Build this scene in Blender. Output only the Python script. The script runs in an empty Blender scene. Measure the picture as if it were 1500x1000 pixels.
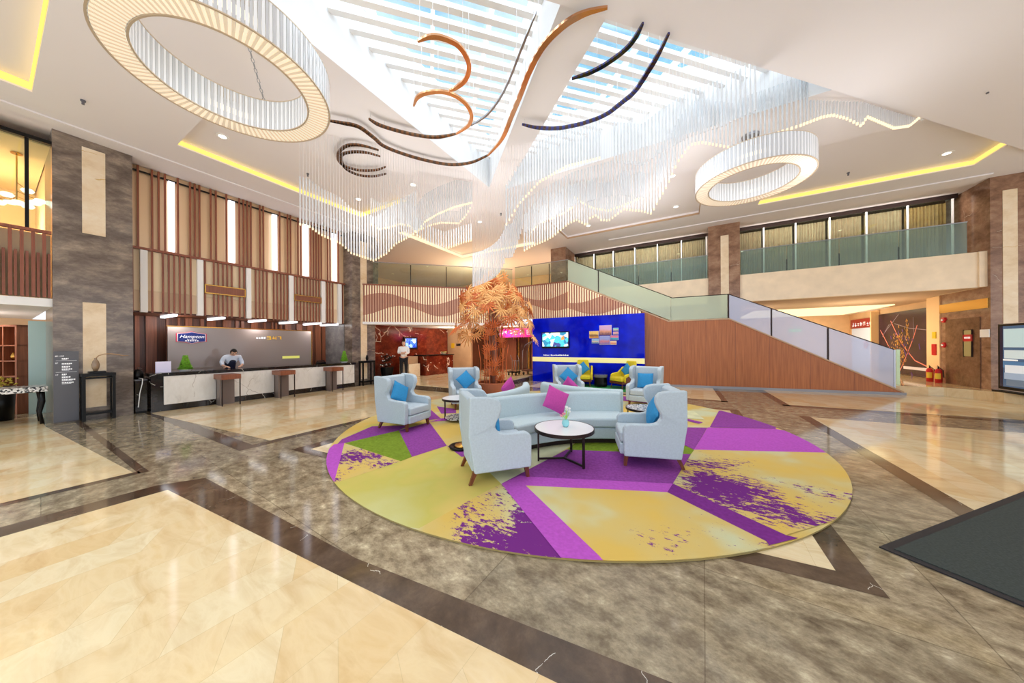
import bpy, bmesh, math, random
from mathutils import Vector, Matrix
random.seed(7)
sc = bpy.context.scene
COL = sc.collection
PI = math.pi

# ------------------------------------------------------------------ helpers
def lin(c):
    return tuple(((v/255)/12.92 if v/255 <= .04045 else ((v/255+.055)/1.055)**2.4) for v in c)

class MB:
    """collects polygons; build() links them as one mesh object"""
    def __init__(s): s.v=[]; s.f=[]; s.m=[]; s.cur=0
    def add(s, vs, fs):
        n=len(s.v); s.v += [tuple(p) for p in vs]
        for f in fs: s.f.append([n+i for i in f]); s.m.append(s.cur)
        return s
    def mat(s,i): s.cur=i; return s
    def box(s,x0,y0,z0,x1,y1,z1):
        return s.add([(x0,y0,z0),(x1,y0,z0),(x1,y1,z0),(x0,y1,z0),(x0,y0,z1),(x1,y0,z1),(x1,y1,z1),(x0,y1,z1)],
                     [(0,3,2,1),(4,5,6,7),(0,1,5,4),(1,2,6,5),(2,3,7,6),(3,0,4,7)])
    def obox(s,c,ux,sx,sy,z0,z1):
        ux=Vector((ux[0],ux[1])).normalized(); uy=Vector((-ux.y,ux.x)); P=[]
        for z in (z0,z1):
            for a,b in ((-1,-1),(1,-1),(1,1),(-1,1)):
                q=Vector((c[0],c[1]))+ux*(a*sx/2)+uy*(b*sy/2); P.append((q.x,q.y,z))
        return s.add(P,[(0,3,2,1),(4,5,6,7),(0,1,5,4),(1,2,6,5),(2,3,7,6),(3,0,4,7)])
    def prism(s,poly,z0,z1):
        n=len(poly)
        return s.add([(p[0],p[1],z0) for p in poly]+[(p[0],p[1],z1) for p in poly],
            [tuple(range(n-1,-1,-1)),tuple(range(n,2*n))]+[(i,(i+1)%n,n+(i+1)%n,n+i) for i in range(n)])
    def extr(s,poly,o,u,w,t):
        """poly (a,b) -> o+a*u+b*w, thickened by vector t"""
        o,u,w,t=map(Vector,(o,u,w,t)); n=len(poly)
        A=[o+u*a+w*b for a,b in poly]
        return s.add(A+[p+t for p in A],[tuple(range(n-1,-1,-1)),tuple(range(n,2*n))]+[(i,(i+1)%n,n+(i+1)%n,n+i) for i in range(n)])
    def tube(s,path,r,n=8,cap=True):
        path=[Vector(p) for p in path]; R=r if isinstance(r,(list,tuple)) else [r]*len(path)
        base=len(s.v); up=Vector((0,0,1))
        for i,p in enumerate(path):
            d=(path[min(i+1,len(path)-1)]-path[max(i-1,0)]).normalized()
            a=d.cross(up if abs(d.z)<.95 else Vector((1,0,0))).normalized(); b=d.cross(a)
            for k in range(n):
                t=2*PI*k/n; s.v.append(tuple(p+(a*math.cos(t)+b*math.sin(t))*R[i]))
        for i in range(len(path)-1):
            for k in range(n):
                q=base+i*n; s.f.append([q+k,q+(k+1)%n,q+n+(k+1)%n,q+n+k]); s.m.append(s.cur)
        if cap:
            s.f.append([base+k for k in range(n)]); s.m.append(s.cur)
            e=base+(len(path)-1)*n; s.f.append([e+k for k in range(n-1,-1,-1)]); s.m.append(s.cur)
        return s
    def lathe(s,c,prof,n=24,a0=0,a1=2*PI):
        full=abs(a1-a0-2*PI)<1e-6; m=n if full else n+1; base=len(s.v)
        for r,z in prof:
            for k in range(m):
                t=a0+(a1-a0)*k/n; s.v.append((c[0]+r*math.cos(t),c[1]+r*math.sin(t),c[2]+z))
        for i in range(len(prof)-1):
            for k in range(n):
                k2=(k+1)%m; q=base+i*m
                s.f.append([q+k,q+k2,q+m+k2,q+m+k]); s.m.append(s.cur)
        return s
    def build(s,name,mats,parent=None,smooth=False,bevel=0,seg=2,sub=0,loc=None):
        me=bpy.data.meshes.new(name); me.from_pydata(s.v,[],s.f); me.update()
        if not isinstance(mats,(list,tuple)): mats=[mats]
        for m in mats: me.materials.append(m)
        if len(mats)>1: me.polygons.foreach_set('material_index',s.m)
        bm=bmesh.new(); bm.from_mesh(me); bmesh.ops.recalc_face_normals(bm,faces=bm.faces); bm.to_mesh(me); bm.free()
        o=bpy.data.objects.new(name,me); COL.objects.link(o)
        if parent: o.parent=parent
        if loc: o.location=loc
        if bevel:
            b=o.modifiers.new('bevel','BEVEL'); b.width=bevel; b.segments=seg; b.limit_method='ANGLE'; b.angle_limit=math.radians(35)
        if sub:
            b=o.modifiers.new('sub','SUBSURF'); b.levels=sub; b.render_levels=sub
        if smooth or bevel or sub:
            me.polygons.foreach_set('use_smooth',[True]*len(me.polygons))
            if bevel and not sub:
                w=o.modifiers.new('wn','WEIGHTED_NORMAL'); w.keep_sharp=True
        return o

def tag(o,label,cat,group=None):
    o['label']=label; o['category']=cat
    if group: o['group']=group
    return o
def thing(name,label,cat,loc=(0,0,0),rz=0,group=None):
    o=bpy.data.objects.new(name,None); COL.objects.link(o); o.location=loc; o.rotation_euler=(0,0,rz); o.empty_display_size=.1
    return tag(o,label,cat,group)
def struct(name,mb,mats,parent=None,**k):
    o=mb.build(name,mats,parent,**k)
    o['kind']='structure'
    return o
def dup(root,loc,rz,label=None,group=None):
    r=root.copy(); COL.objects.link(r); r.location=loc; r.rotation_euler=(0,0,rz)
    if label: r['label']=label
    if group: r['group']=group
    for ch in list(root.children):
        c=ch.copy(); COL.objects.link(c); c.parent=r
        for g in list(ch.children):
            d=g.copy(); COL.objects.link(d); d.parent=c
    return r
def text(name,body,size,mat,loc,rot,parent=None,shear=0,align='CENTER',ext=.003):
    cu=bpy.data.curves.new(name,'FONT'); cu.body=body; cu.size=size; cu.align_x=align; cu.align_y='CENTER'; cu.extrude=ext; cu.shear=shear
    t=bpy.data.objects.new(name,cu); COL.objects.link(t); bpy.context.view_layer.update(); me=bpy.data.meshes.new_from_object(t.evaluated_get(bpy.context.evaluated_depsgraph_get())); bpy.data.objects.remove(t)
    me.materials.clear(); me.materials.append(mat); o=bpy.data.objects.new(name,me); COL.objects.link(o); o.location=loc; o.rotation_euler=rot
    if parent: o.parent=parent
    return o

# ------------------------------------------------------------------ materials
def base_mat(name,rough=.5,metal=0,spec=.5,coat=0):
    m=bpy.data.materials.new(name); m.use_nodes=True
    b=m.node_tree.nodes['Principled BSDF']; b.inputs['Roughness'].default_value=rough; b.inputs['Metallic'].default_value=metal
    b.inputs['Specular IOR Level'].default_value=spec; b.inputs['Coat Weight'].default_value=coat
    return m,m.node_tree.nodes,m.node_tree.links,b
def flat(name,c,rough=.5,metal=0,spec=.5,emit=0,ec=None,noise=0,nscale=20):
    m,N,L,b=base_mat(name,rough,metal,spec)
    col=(*lin(c),1); b.inputs['Base Color'].default_value=col
    if emit:
        b.inputs['Emission Color'].default_value=(*lin(ec or c),1); b.inputs['Emission Strength'].default_value=emit
    if noise:
        tc=N.new('ShaderNodeTexCoord'); n=N.new('ShaderNodeTexNoise'); n.inputs['Scale'].default_value=nscale; n.inputs['Detail'].default_value=6
        L.new(tc.outputs['Object'],n.inputs['Vector'])
        r=N.new('ShaderNodeValToRGB'); a=tuple(max(0,v*(1-noise)) for v in lin(c)); z=tuple(min(1,v*(1+noise)) for v in lin(c))
        r.color_ramp.elements[0].position=.3; r.color_ramp.elements[1].position=.7
        r.color_ramp.elements[0].color=(*a,1); r.color_ramp.elements[1].color=(*z,1)
        L.new(n.outputs['Fac'],r.inputs['Fac']); L.new(r.outputs['Color'],b.inputs['Base Color'])
    return m
def ramp(N,stops):
    r=N.new('ShaderNodeValToRGB'); e=r.color_ramp.elements
    while len(e)<len(stops): e.new(.5)
    for i,(p,c) in enumerate(stops): e[i].position=p; e[i].color=(*lin(c),1)
    return r
def coords(N,L,scale=(1,1,1),rot=(0,0,0),kind='Object'):
    tc=N.new('ShaderNodeTexCoord'); mp=N.new('ShaderNodeMapping'); mp.inputs['Scale'].default_value=scale; mp.inputs['Rotation'].default_value=rot
    L.new(tc.outputs[kind],mp.inputs['Vector']); return mp.outputs['Vector']
def noise(N,L,vec,scale,detail=8,rough=.6,dist=0):
    n=N.new('ShaderNodeTexNoise'); n.inputs['Scale'].default_value=scale; n.inputs['Detail'].default_value=detail
    n.inputs['Roughness'].default_value=rough; n.inputs['Distortion'].default_value=dist; L.new(vec,n.inputs['Vector']); return n.outputs['Fac']
def mix(N,L,f,a,b,mode='MIX'):
    m=N.new('ShaderNodeMix'); m.data_type='RGBA'; m.blend_type=mode
    if isinstance(f,(int,float)): m.inputs[0].default_value=f
    else: L.new(f,m.inputs[0])
    for k,s in ((6,a),(7,b)):
        if isinstance(s,tuple): m.inputs[k].default_value=(*lin(s),1)
        else: L.new(s,m.inputs[k])
    return m.outputs[2]
def mth(N,L,op,a,b=0):
    m=N.new('ShaderNodeMath'); m.operation=op
    for k,s in ((0,a),(1,b)):
        if isinstance(s,(int,float)): m.inputs[k].default_value=s
        else: L.new(s,m.inputs[k])
    return m.outputs[0]
def veins(N,L,vec,scale,width):
    nz=N.new('ShaderNodeTexNoise'); nz.inputs['Scale'].default_value=scale*1.5; nz.inputs['Detail'].default_value=5; L.new(vec,nz.inputs['Vector'])
    va=N.new('ShaderNodeVectorMath'); va.operation='MULTIPLY_ADD'; L.new(nz.outputs['Color'],va.inputs[0]); va.inputs[1].default_value=(.5/scale,)*3; L.new(vec,va.inputs[2])
    vo=N.new('ShaderNodeTexVoronoi'); vo.feature='DISTANCE_TO_EDGE'; vo.inputs['Scale'].default_value=scale; L.new(va.outputs[0],vo.inputs['Vector'])
    n2=noise(N,L,vec,scale*.8,3)
    a=mth(N,L,'LESS_THAN',vo.outputs['Distance'],width); b=mth(N,L,'GREATER_THAN',n2,.56)
    return mth(N,L,'MULTIPLY',a,b)
def marble(name,stops,scale=1.5,stretch=(1,1,1),rot=(0,0,0),vein=None,vs=.8,vw=.012,rough=.1,tile=None,spec=.5,detail=13,dist=.2):
    m,N,L,b=base_mat(name,rough,0,spec)
    v=coords(N,L,stretch,rot); f=noise(N,L,v,scale,detail,.74,dist); r=ramp(N,stops); L.new(f,r.inputs['Fac']); c=r.outputs['Color']
    if vein: c=mix(N,L,veins(N,L,coords(N,L),vs,vw),c,vein)
    if tile:
        v2=coords(N,L,(1,1,1),tile[2] if len(tile)>2 else (0,0,0)); br=N.new('ShaderNodeTexBrick'); br.offset=0; L.new(v2,br.inputs['Vector'])
        br.inputs['Scale'].default_value=1; br.inputs['Brick Width'].default_value=tile[0]; br.inputs['Row Height'].default_value=tile[1]; br.inputs['Mortar Size'].default_value=.004
        br.inputs['Color1'].default_value=(.82,.82,.82,1); br.inputs['Color2'].default_value=(1.12,1.1,1.08,1); br.inputs['Mortar'].default_value=(.6,.58,.55,1); br.inputs['Bias'].default_value=0
        c=mix(N,L,1.0,c,br.outputs['Color'],'MULTIPLY')
    L.new(c,b.inputs['Base Color']); return m
def wood(name,c0,c1,axis='z',rough=.35,scale=1):
    m,N,L,b=base_mat(name,rough)
    st={'z':(14,14,.5),'x':(.5,14,14),'y':(14,.5,14)}[axis]
    f=noise(N,L,coords(N,L,tuple(s*scale for s in st)),2.2,7,.6,.3); r=ramp(N,[(.3,c0),(.7,c1)]); L.new(f,r.inputs['Fac']); L.new(r.outputs['Color'],b.inputs['Base Color']); return m
def glass(name,tint,refl=.12,alpha=.8,rough=.02,haze=0):
    """clear sheet: part lets light straight through, part mirrors, part is a faint film"""
    m=bpy.data.materials.new(name); m.use_nodes=True; N,L=m.node_tree.nodes,m.node_tree.links; N.remove(N['Principled BSDF']); out=N['Material Output']
    t=N.new('ShaderNodeBsdfTransparent'); t.inputs['Color'].default_value=(*lin(tint),1)
    g=N.new('ShaderNodeBsdfGlossy'); g.inputs['Roughness'].default_value=rough; g.inputs['Color'].default_value=(*lin(tint),1)
    fr=N.new('ShaderNodeLayerWeight'); fr.inputs['Blend'].default_value=.5
    mm=N.new('ShaderNodeMixShader'); k=mth(N,L,'ADD',mth(N,L,'MULTIPLY',mth(N,L,'POWER',fr.outputs['Facing'],4),.6),refl*.4); L.new(k,mm.inputs[0]); L.new(t.outputs[0],mm.inputs[1]); L.new(g.outputs[0],mm.inputs[2]); o=mm.outputs[0]
    if haze:
        d=N.new('ShaderNodeBsdfDiffuse'); d.inputs['Color'].default_value=(*lin(tint),1); m2=N.new('ShaderNodeMixShader'); m2.inputs[0].default_value=haze
        L.new(o,m2.inputs[1]); L.new(d.outputs[0],m2.inputs[2]); o=m2.outputs[0]
    L.new(o,out.inputs['Surface']); return m
def emis(name,c,s):
    m=bpy.data.materials.new(name); m.use_nodes=True; N,L=m.node_tree.nodes,m.node_tree.links; N.remove(N['Principled BSDF'])
    e=N.new('ShaderNodeEmission'); e.inputs['Color'].default_value=(*lin(c),1); e.inputs['Strength'].default_value=s; L.new(e.outputs[0],N['Material Output'].inputs['Surface']); return m

# floors
M={}
POW=dict(spot=5,world=1.4,room=1.0,ring=10,sky=11.0,exp=-.08,entrance_fill=180,rods=92,balc=75)
def cream_floor():
    m,N,L,b=base_mat('cream_marble_floor',.07,0,.5)
    tc=N.new('ShaderNodeTexCoord')
    d1=N.new('ShaderNodeVectorMath'); d1.operation='DOT_PRODUCT'; d1.inputs[1].default_value=(.55,.95,0); L.new(tc.outputs['Object'],d1.inputs[0])
    d2=N.new('ShaderNodeVectorMath'); d2.operation='DOT_PRODUCT'; d2.inputs[1].default_value=(1.0,-.05,0); L.new(tc.outputs['Object'],d2.inputs[0])
    cb=N.new('ShaderNodeCombineXYZ'); L.new(d1.outputs['Value'],cb.inputs[0]); L.new(d2.outputs['Value'],cb.inputs[1])
    br=N.new('ShaderNodeTexBrick'); br.offset=.5; L.new(cb.outputs[0],br.inputs['Vector']); br.inputs['Scale'].default_value=1
    br.inputs['Brick Width'].default_value=.62; br.inputs['Row Height'].default_value=.36; br.inputs['Mortar Size'].default_value=.0016; br.inputs['Mortar Smooth'].default_value=.5
    br.inputs['Color1'].default_value=(*lin((228,210,174)),1); br.inputs['Color2'].default_value=(*lin((220,186,134)),1); br.inputs['Mortar'].default_value=(*lin((205,180,140)),1)
    br.inputs['Bias'].default_value=-.25
    f=noise(N,L,coords(N,L,(1.2,3.5,1),(0,0,.5)),1.8,8,.6,.8); r=ramp(N,[(.3,(222,200,165)),(.55,(255,255,250)),(.75,(238,222,190))]); L.new(f,r.inputs['Fac'])
    c=mix(N,L,.55,br.outputs['Color'],r.outputs['Color'],'MULTIPLY'); L.new(c,b.inputs['Base Color']); return m
M['cream']=cream_floor()
M['brown']=marble('brown_marble_floor',[(.30,(88,74,56)),(.44,(130,115,92)),(.57,(166,151,124)),(.70,(214,200,168))],5.0,(1,1.5,1),(0,0,.6),None,.9,.003,.09,(1.35,1.35,(0,0,.05)),dist=.1)
M['band']=marble('dark_marble_border',[(.3,(52,39,30)),(.5,(84,66,51)),(.7,(112,92,74))],2.2,(1,1,1),(0,0,.3),(205,198,185),2.6,.004,.08)
M['pier']=marble('brown_marble_pier',[(.3,(72,59,51)),(.47,(112,98,88)),(.6,(148,132,117)),(.74,(196,178,156))],1.3,(1,1,2.2),(.4,0,0),None,.9,.0025,.16)
M['pier_r']=marble('warm_brown_marble',[(.3,(104,72,54)),(.5,(146,110,86)),(.7,(178,142,114))],2.0,(1,1,1.6),(.3,.2,0),(205,185,160),.8,.0025,.15)
M['door_marble']=marble('dark_brown_marble_door',[(.3,(84,58,42)),(.5,(118,86,64)),(.7,(140,106,82))],3.0,(1,1,1),(.3,.2,0),None,.8,.006,.15)
M['onyx']=marble('cream_onyx_panel',[(.3,(214,184,142)),(.5,(235,212,178)),(.7,(246,232,208))],1.3,(1,1,1.3),(.5,.3,0),(215,180,120),.8,.006,.2)
M['white_marble']=marble('white_veined_marble',[(.3,(205,200,194)),(.45,(232,228,222)),(.7,(243,240,236))],1.0,(1,3,1.2),(.7,0,0),(198,190,182),.7,.004,.12)
M['black_marble']=marble('black_marble',[(.3,(22,18,17)),(.6,(42,35,32)),(.8,(62,54,48))],2,(1,1,1),(0,0,0),(190,185,175),1.6,.008,.08)
M['red_marble']=marble('red_marble',[(.3,(58,18,10)),(.5,(106,38,22)),(.7,(148,66,42)),(.85,(205,160,130))],2.4,(1,1,1.4),(.6,.2,0),(225,200,175),1.3,.012,.12)
M['ceiling']=flat('ceiling_paint',(240,234,233),.75,spec=.2)
M['well']=flat('white_well_paint',(246,247,248),.7,spec=.2)
M['plaster']=flat('warm_plaster',(244,204,152),.7)
M['beige_wall']=flat('beige_wall_paint',(226,190,150),.6,noise=.08,nscale=2)
M['balcony']=flat('cream_balcony_stone',(242,220,188),.28,noise=.07,nscale=3)
M['soffit']=flat('tan_soffit_paint',(205,178,152),.7)
M['tan']=flat('tan_stone',(186,152,118),.3,noise=.1,nscale=2)
M['white']=flat('white_paint',(244,242,240),.5)
M['slat']=wood('walnut_slat_wood',(122,64,42),(160,92,64))
M['slat_backing']=flat('cream_slat_backing',(244,222,186),.6)
M['backlit']=flat('backlit_cream_panel',(250,230,194),.6,emit=.38,ec=(255,232,190))
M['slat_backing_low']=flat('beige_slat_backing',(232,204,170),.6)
M['wavewood']=wood('wave_panel_wood',(186,136,106),(212,166,136))
M['bronze']=flat('bronze_mirror',(240,206,164),.3,.35)
M['stairwood']=wood('stair_cherry_wood',(148,82,42),(184,112,62),scale=.8)
M['darkwood']=wood('dark_walnut_wood',(66,36,24),(108,62,42))
M['midwood']=wood('orange_walnut_wood',(118,66,42),(156,92,62))
M['black']=flat('black_lacquer',(13,12,12),.3,spec=.25)
M['blackmetal']=flat('dark_bronze_metal',(52,40,38),.35,.6)
M['skirt']=flat('grey_skirting_metal',(150,152,160),.35,spec=.4)
M['steel']=flat('brushed_steel',(168,170,176),.3,1.0)
M['gold']=flat('gold_metal',(214,164,84),.25,1.0)
M['champagne']=flat('champagne_metal',(214,196,172),.35,.4)
M['bronzemirror']=flat('dark_bronze_mirror_strip',(146,106,76),.14,1.0)
M['copper']=flat('copper_mirror_strip',(222,166,124),.14,1.0)
M['bluemirror']=flat('blue_mirror_strip',(84,88,150),.14,1.0)
M['darkmirror']=flat('dark_mirror_strip',(104,88,76),.14,1.0)
M['grey_glass']=flat('grey_lacquered_glass',(150,136,130),.12,spec=.6)
M['grey_sign']=flat('grey_sign_metal',(96,96,102),.4)
M['grey_panel']=flat('grey_steel_panel',(126,112,106),.35,.3)
M['greymarble']=marble('grey_marble',[(.3,(92,90,90)),(.5,(118,114,112)),(.7,(146,140,136))],2,(1,1,1.5),(.3,0,0),None,1,.01,.12)
M['glassc']=glass('clear_glass',(236,246,240),.12)
M['glasssky']=glass('skylight_glass',(250,252,255),.1)
M['glassg']=glass('green_tint_glass',(214,231,227),.25,haze=.08)
M['glassf']=glass('frosted_stair_glass',(226,234,216),.25,rough=.1,haze=.34)
M['glassfb']=glass('frosted_blue_stair_glass',(226,230,246),.3,rough=.1,haze=.42)
M['fabric']=flat('pale_blue_grey_fabric',(188,201,210),.9,spec=.2,noise=.06,nscale=45)
M['sofa']=flat('pale_blue_sofa_fabric',(190,206,212),.9,spec=.2,noise=.05,nscale=45)
M['blue']=flat('blue_cushion_fabric',(44,140,196),.8,noise=.08,nscale=30)
M['pink']=flat('magenta_cushion_fabric',(196,66,158),.7,noise=.08,nscale=30)
M['yellow']=flat('yellow_fabric',(228,208,48),.85,noise=.06,nscale=30)
M['leg']=wood('chair_leg_wood',(92,44,26),(126,64,38))
M['greenrug']=flat('green_rug',(44,140,70),.95,noise=.2,nscale=12)
M['matt']=flat('dark_entrance_mat',(56,62,58),.95,noise=.3,nscale=60)
M['mattedge']=flat('black_rubber_edge',(36,34,38),.6)
M['leaf']=flat('orange_painted_metal',(252,186,116),.45,.05,noise=.12,nscale=3)
M['trunk']=flat('burnt_orange_metal',(214,110,52),.4,.1,noise=.25,nscale=3)
M['planter']=flat('terracotta_lacquer',(164,92,62),.3,noise=.08,nscale=4)
M['skin']=flat('skin',(226,178,150),.5)
M['hair']=flat('black_hair',(26,20,18),.5)
M['shirt']=flat('pale_blue_shirt',(216,224,240),.8)
M['vest']=flat('navy_vest',(26,32,58),.7)
M['trouser']=flat('black_trousers',(26,24,28),.8)
M['red']=flat('red_paint',(196,26,34),.35)
M['topiary']=flat('green_leaves',(172,226,90),.6,noise=.35,nscale=25)
M['led']=emis('cool_led',(250,250,255),2.6)
M['ledv']=emis('lavender_led',(246,242,255),2.2)
M['cove']=emis('warm_cove_led',(255,214,110),1.6)
M['covew']=emis('warm_white_cove_led',(255,228,170),1.8)
M['lamp']=emis('downlight_glow',(255,244,222),9)
M['globe']=emis('globe_glow',(255,246,225),2.2)
M['tv']=None
def rodmat():
    m=bpy.data.materials.new('clear_acrylic_rod'); m.use_nodes=True; N,L=m.node_tree.nodes,m.node_tree.links; N.remove(N['Principled BSDF'])
    t=N.new('ShaderNodeBsdfTransparent'); t.inputs['Color'].default_value=(.97,.98,1,1); d=N.new('ShaderNodeBsdfTranslucent'); d.inputs['Color'].default_value=(.95,.96,.97,1)
    d2=N.new('ShaderNodeBsdfDiffuse'); d2.inputs['Color'].default_value=(.95,.96,.97,1)
    g=N.new('ShaderNodeBsdfGlossy'); g.inputs['Roughness'].default_value=.1
    a=N.new('ShaderNodeMixShader'); a.inputs[0].default_value=.5; L.new(d.outputs[0],a.inputs[1]); L.new(d2.outputs[0],a.inputs[2])
    a2=N.new('ShaderNodeMixShader'); a2.inputs[0].default_value=.25; L.new(a.outputs[0],a2.inputs[1]); L.new(g.outputs[0],a2.inputs[2])
    b=N.new('ShaderNodeMixShader'); b.inputs[0].default_value=.8; L.new(t.outputs[0],b.inputs[1]); L.new(a2.outputs[0],b.inputs[2]); L.new(b.outputs[0],N['Material Output'].inputs['Surface']); return m
M['rod']=rodmat()
M['rodtip']=emis('warm_rod_tip',(255,232,190),1.6)
M['wire']=flat('steel_wire',(225,222,220),.4,.3)
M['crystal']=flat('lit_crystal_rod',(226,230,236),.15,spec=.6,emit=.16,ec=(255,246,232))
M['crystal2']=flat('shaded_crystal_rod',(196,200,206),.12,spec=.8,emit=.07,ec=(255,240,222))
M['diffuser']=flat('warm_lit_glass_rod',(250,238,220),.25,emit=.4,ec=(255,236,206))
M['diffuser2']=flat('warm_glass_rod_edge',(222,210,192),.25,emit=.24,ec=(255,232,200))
M['glowring']=emis('ring_led',(255,240,214),1.5)
M['text_white']=flat('white_lettering',(245,245,248),.5,emit=.35)
M['text_gold']=flat('gold_lettering',(236,196,60),.4,emit=.3)

def mosaic():
    m,N,L,b=base_mat('black_white_mosaic',.2); v=N.new('ShaderNodeTexVoronoi'); v.inputs['Scale'].default_value=38; L.new(coords(N,L),v.inputs['Vector'])
    s=N.new('ShaderNodeSeparateColor'); L.new(v.outputs['Color'],s.inputs[0]); r=ramp(N,[(.35,(40,38,38)),(.45,(200,196,190)),(.8,(240,238,235))]); L.new(s.outputs[0],r.inputs['Fac']); L.new(r.outputs['Color'],b.inputs['Base Color']); return m
M['mosaic']=mosaic()
def bluewall():
    m,N,L,b=base_mat('cobalt_blue_glass',.06,0,.18); f=noise(N,L,coords(N,L),1.4,4,.5); r=ramp(N,[(.35,(0,12,170)),(.6,(0,26,215)),(.75,(0,48,240))]); L.new(f,r.inputs['Fac']); L.new(r.outputs['Color'],b.inputs['Base Color']); return m
M['bluewall']=bluewall()
def carpet_yellow(name,splash=0.0,cx=0,cy=0,olive=0,bias=0):
    m,N,L,b=base_mat(name,.95,0,.1); v=coords(N,L)
    f=noise(N,L,coords(N,L,(1,1,1)),.9,3,.5); r=ramp(N,[(.40,(212,178,94)),(.52,(206,182,116)),(.64,(196,202,170))] if not olive else [(.36,(212,186,108)),(.52,(190,182,96)),(.70,(198,198,140))]); L.new(f,r.inputs['Fac']); c=r.outputs['Color']
    n2=noise(N,L,v,90,2,.5); c=mix(N,L,mth(N,L,'MULTIPLY',n2,.25),c,(200,170,80))
    if splash:
        tc=N.new('ShaderNodeTexCoord'); dv=N.new('ShaderNodeVectorMath'); dv.operation='DISTANCE'; L.new(tc.outputs['Object'],dv.inputs[0]); dv.inputs[1].default_value=(cx,cy,.02)
        big=noise(N,L,coords(N,L,(1,1,1),(0,0,.8)),1.9,3,.5); fine=noise(N,L,coords(N,L,(1,2.2,1),(0,0,.55)),11,7,.75)
        k=mth(N,L,'ADD',mth(N,L,'MULTIPLY',big,.75),mth(N,L,'MULTIPLY',fine,1.15)); k=mth(N,L,'SUBTRACT',k,mth(N,L,'MULTIPLY',dv.outputs['Value'],splash))
        st=mth(N,L,'GREATER_THAN',k,.94-bias); c=mix(N,L,st,c,(112,44,124))
    L.new(c,b.inputs['Base Color']); return m
M['c_yel']=carpet_yellow('carpet_yellow_wool',.22,.3,2.9,0,-.09)
M['c_olive']=carpet_yellow('carpet_olive_wool',0,olive=1)
M['c_splashR']=carpet_yellow('carpet_yellow_purple_splash',.22,.42,4.1,0,.10)
M['c_splashF']=carpet_yellow('carpet_yellow_purple_blot',.34,-1.0,2.35,0,.22)
M['c_splashL']=carpet_yellow('carpet_yellow_purple_flecks',.2,-4.3,2.6)
M['c_pur']=flat('carpet_purple_wool',(140,68,148),.95,spec=.1,noise=.16,nscale=30)
M['c_dpur']=flat('carpet_deep_purple_wool',(118,48,130),.95,spec=.1,noise=.12,nscale=30)
M['c_mag']=flat('carpet_orchid_wool',(178,84,184),.95,spec=.1,noise=.1,nscale=30)
M['c_green']=flat('carpet_moss_wool',(118,140,44),.95,spec=.1,noise=.2,nscale=25)
M['c_pale']=flat('carpet_pale_wool',(206,206,168),.95,spec=.1,noise=.14,nscale=3)
M['c_edge']=flat('carpet_edge',(150,130,80),.95)
# ------------------------------------------------------------------ floor
CZ=6.65
f=MB()
f.add([(-22,-4,0),(15,-4,0),(15,26,0),(-22,26,0)],[(0,1,2,3)])
floor=struct('floor',f,M['brown'])
b=MB()   # dark borders, a hair above the slab
for x0,y0,x1,y1 in ((-14,1.03,-6.37,1.12),(-6.5,-4,-6.37,1.05),(-12.1,2.06,-6.3,2.3),(-6.5,2.3,-6.3,8.3),
                    (2.36,3,2.56,9.5),(2.36,10.85,2.56,15),(2.4,10.78,14,11.02),(.98,10.75,1.15,14.6),(-5.7,10.75,1.15,10.92)):
    b.add([(x0,y0,.0015),(x1,y0,.0015),(x1,y1,.0015),(x0,y1,.0015)],[(0,1,2,3)])
P=lambda pts,z: b.add([(x,y,z) for x,y in pts],[tuple(range(len(pts)))])
P([(-5.64,-4),(-5.64,1.04),(-5.4,1.42),(-2.29,1.47),(-.1,1.70),(3.5,2.05),(3.5,-4)],.0015)      # border round the near cream field
P([(-5.62,2.50),(1.19,2.97),(1.24,9.6),(-5.6,9.6)],.0015)                                     # square under the carpet
struct('dark_border',b,M['band'],floor)
c=MB()
def poly(mb,pts,z): mb.add([(x,y,z) for x,y in pts],[tuple(range(len(pts)))])
poly(c,[(-5.34,-4),(-5.34,1.08),(-2.0,1.31),(-.55,1.42),(3.5,1.75),(3.5,-4)],.003)
poly(c,[(-14,-4),(-14,.66),(-11.97,.66),(-6.5,1.0),(-6.5,-4)],.003)
poly(c,[(-11.64,2.14),(-6.5,2.56),(-6.5,9.0),(-12.0,9.0),(-12.0,2.14)],.003)
poly(c,[(-5.36,2.67),(.985,3.14),(1.04,9.42),(-5.36,9.42)],.003)
poly(c,[(2.56,3),(2.56,9.42),(14,10.15),(14,3)],.003)
poly(c,[(2.56,11.02),(2.56,15.0),(14,15),(14,11.6)],.003)
poly(c,[(-5.6,10.92),(1.0,10.92),(1.0,14.9),(-5.6,14.9)],.003)
struct('cream_inlay',c,M['cream'],floor)
# raised floors: the recess under the gallery, and the corridor under the balcony
r=MB().prism([(-6.45,8.3),(-6.45,22),(-21,22),(-21,8.95),(-12.3,8.95),(-10.9,8.3)],-.01,.2)
struct('floor_step_gallery',r,M['cream'])
r=MB(); r.box(-10.9,8.285,.0,-6.44,8.3,.165); r.box(-6.45,8.3,0,-6.435,13,.165)
struct('trim_1',r,M['band'])
r=MB().prism([(5.9,14.97),(7.2,15.05),(8.0,14.2),(9.2,13.0),(15,13),(15,25.5),(5.9,25.5)],-.01,.28)
struct('floor_step_corridor',r,M['cream'])

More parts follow.
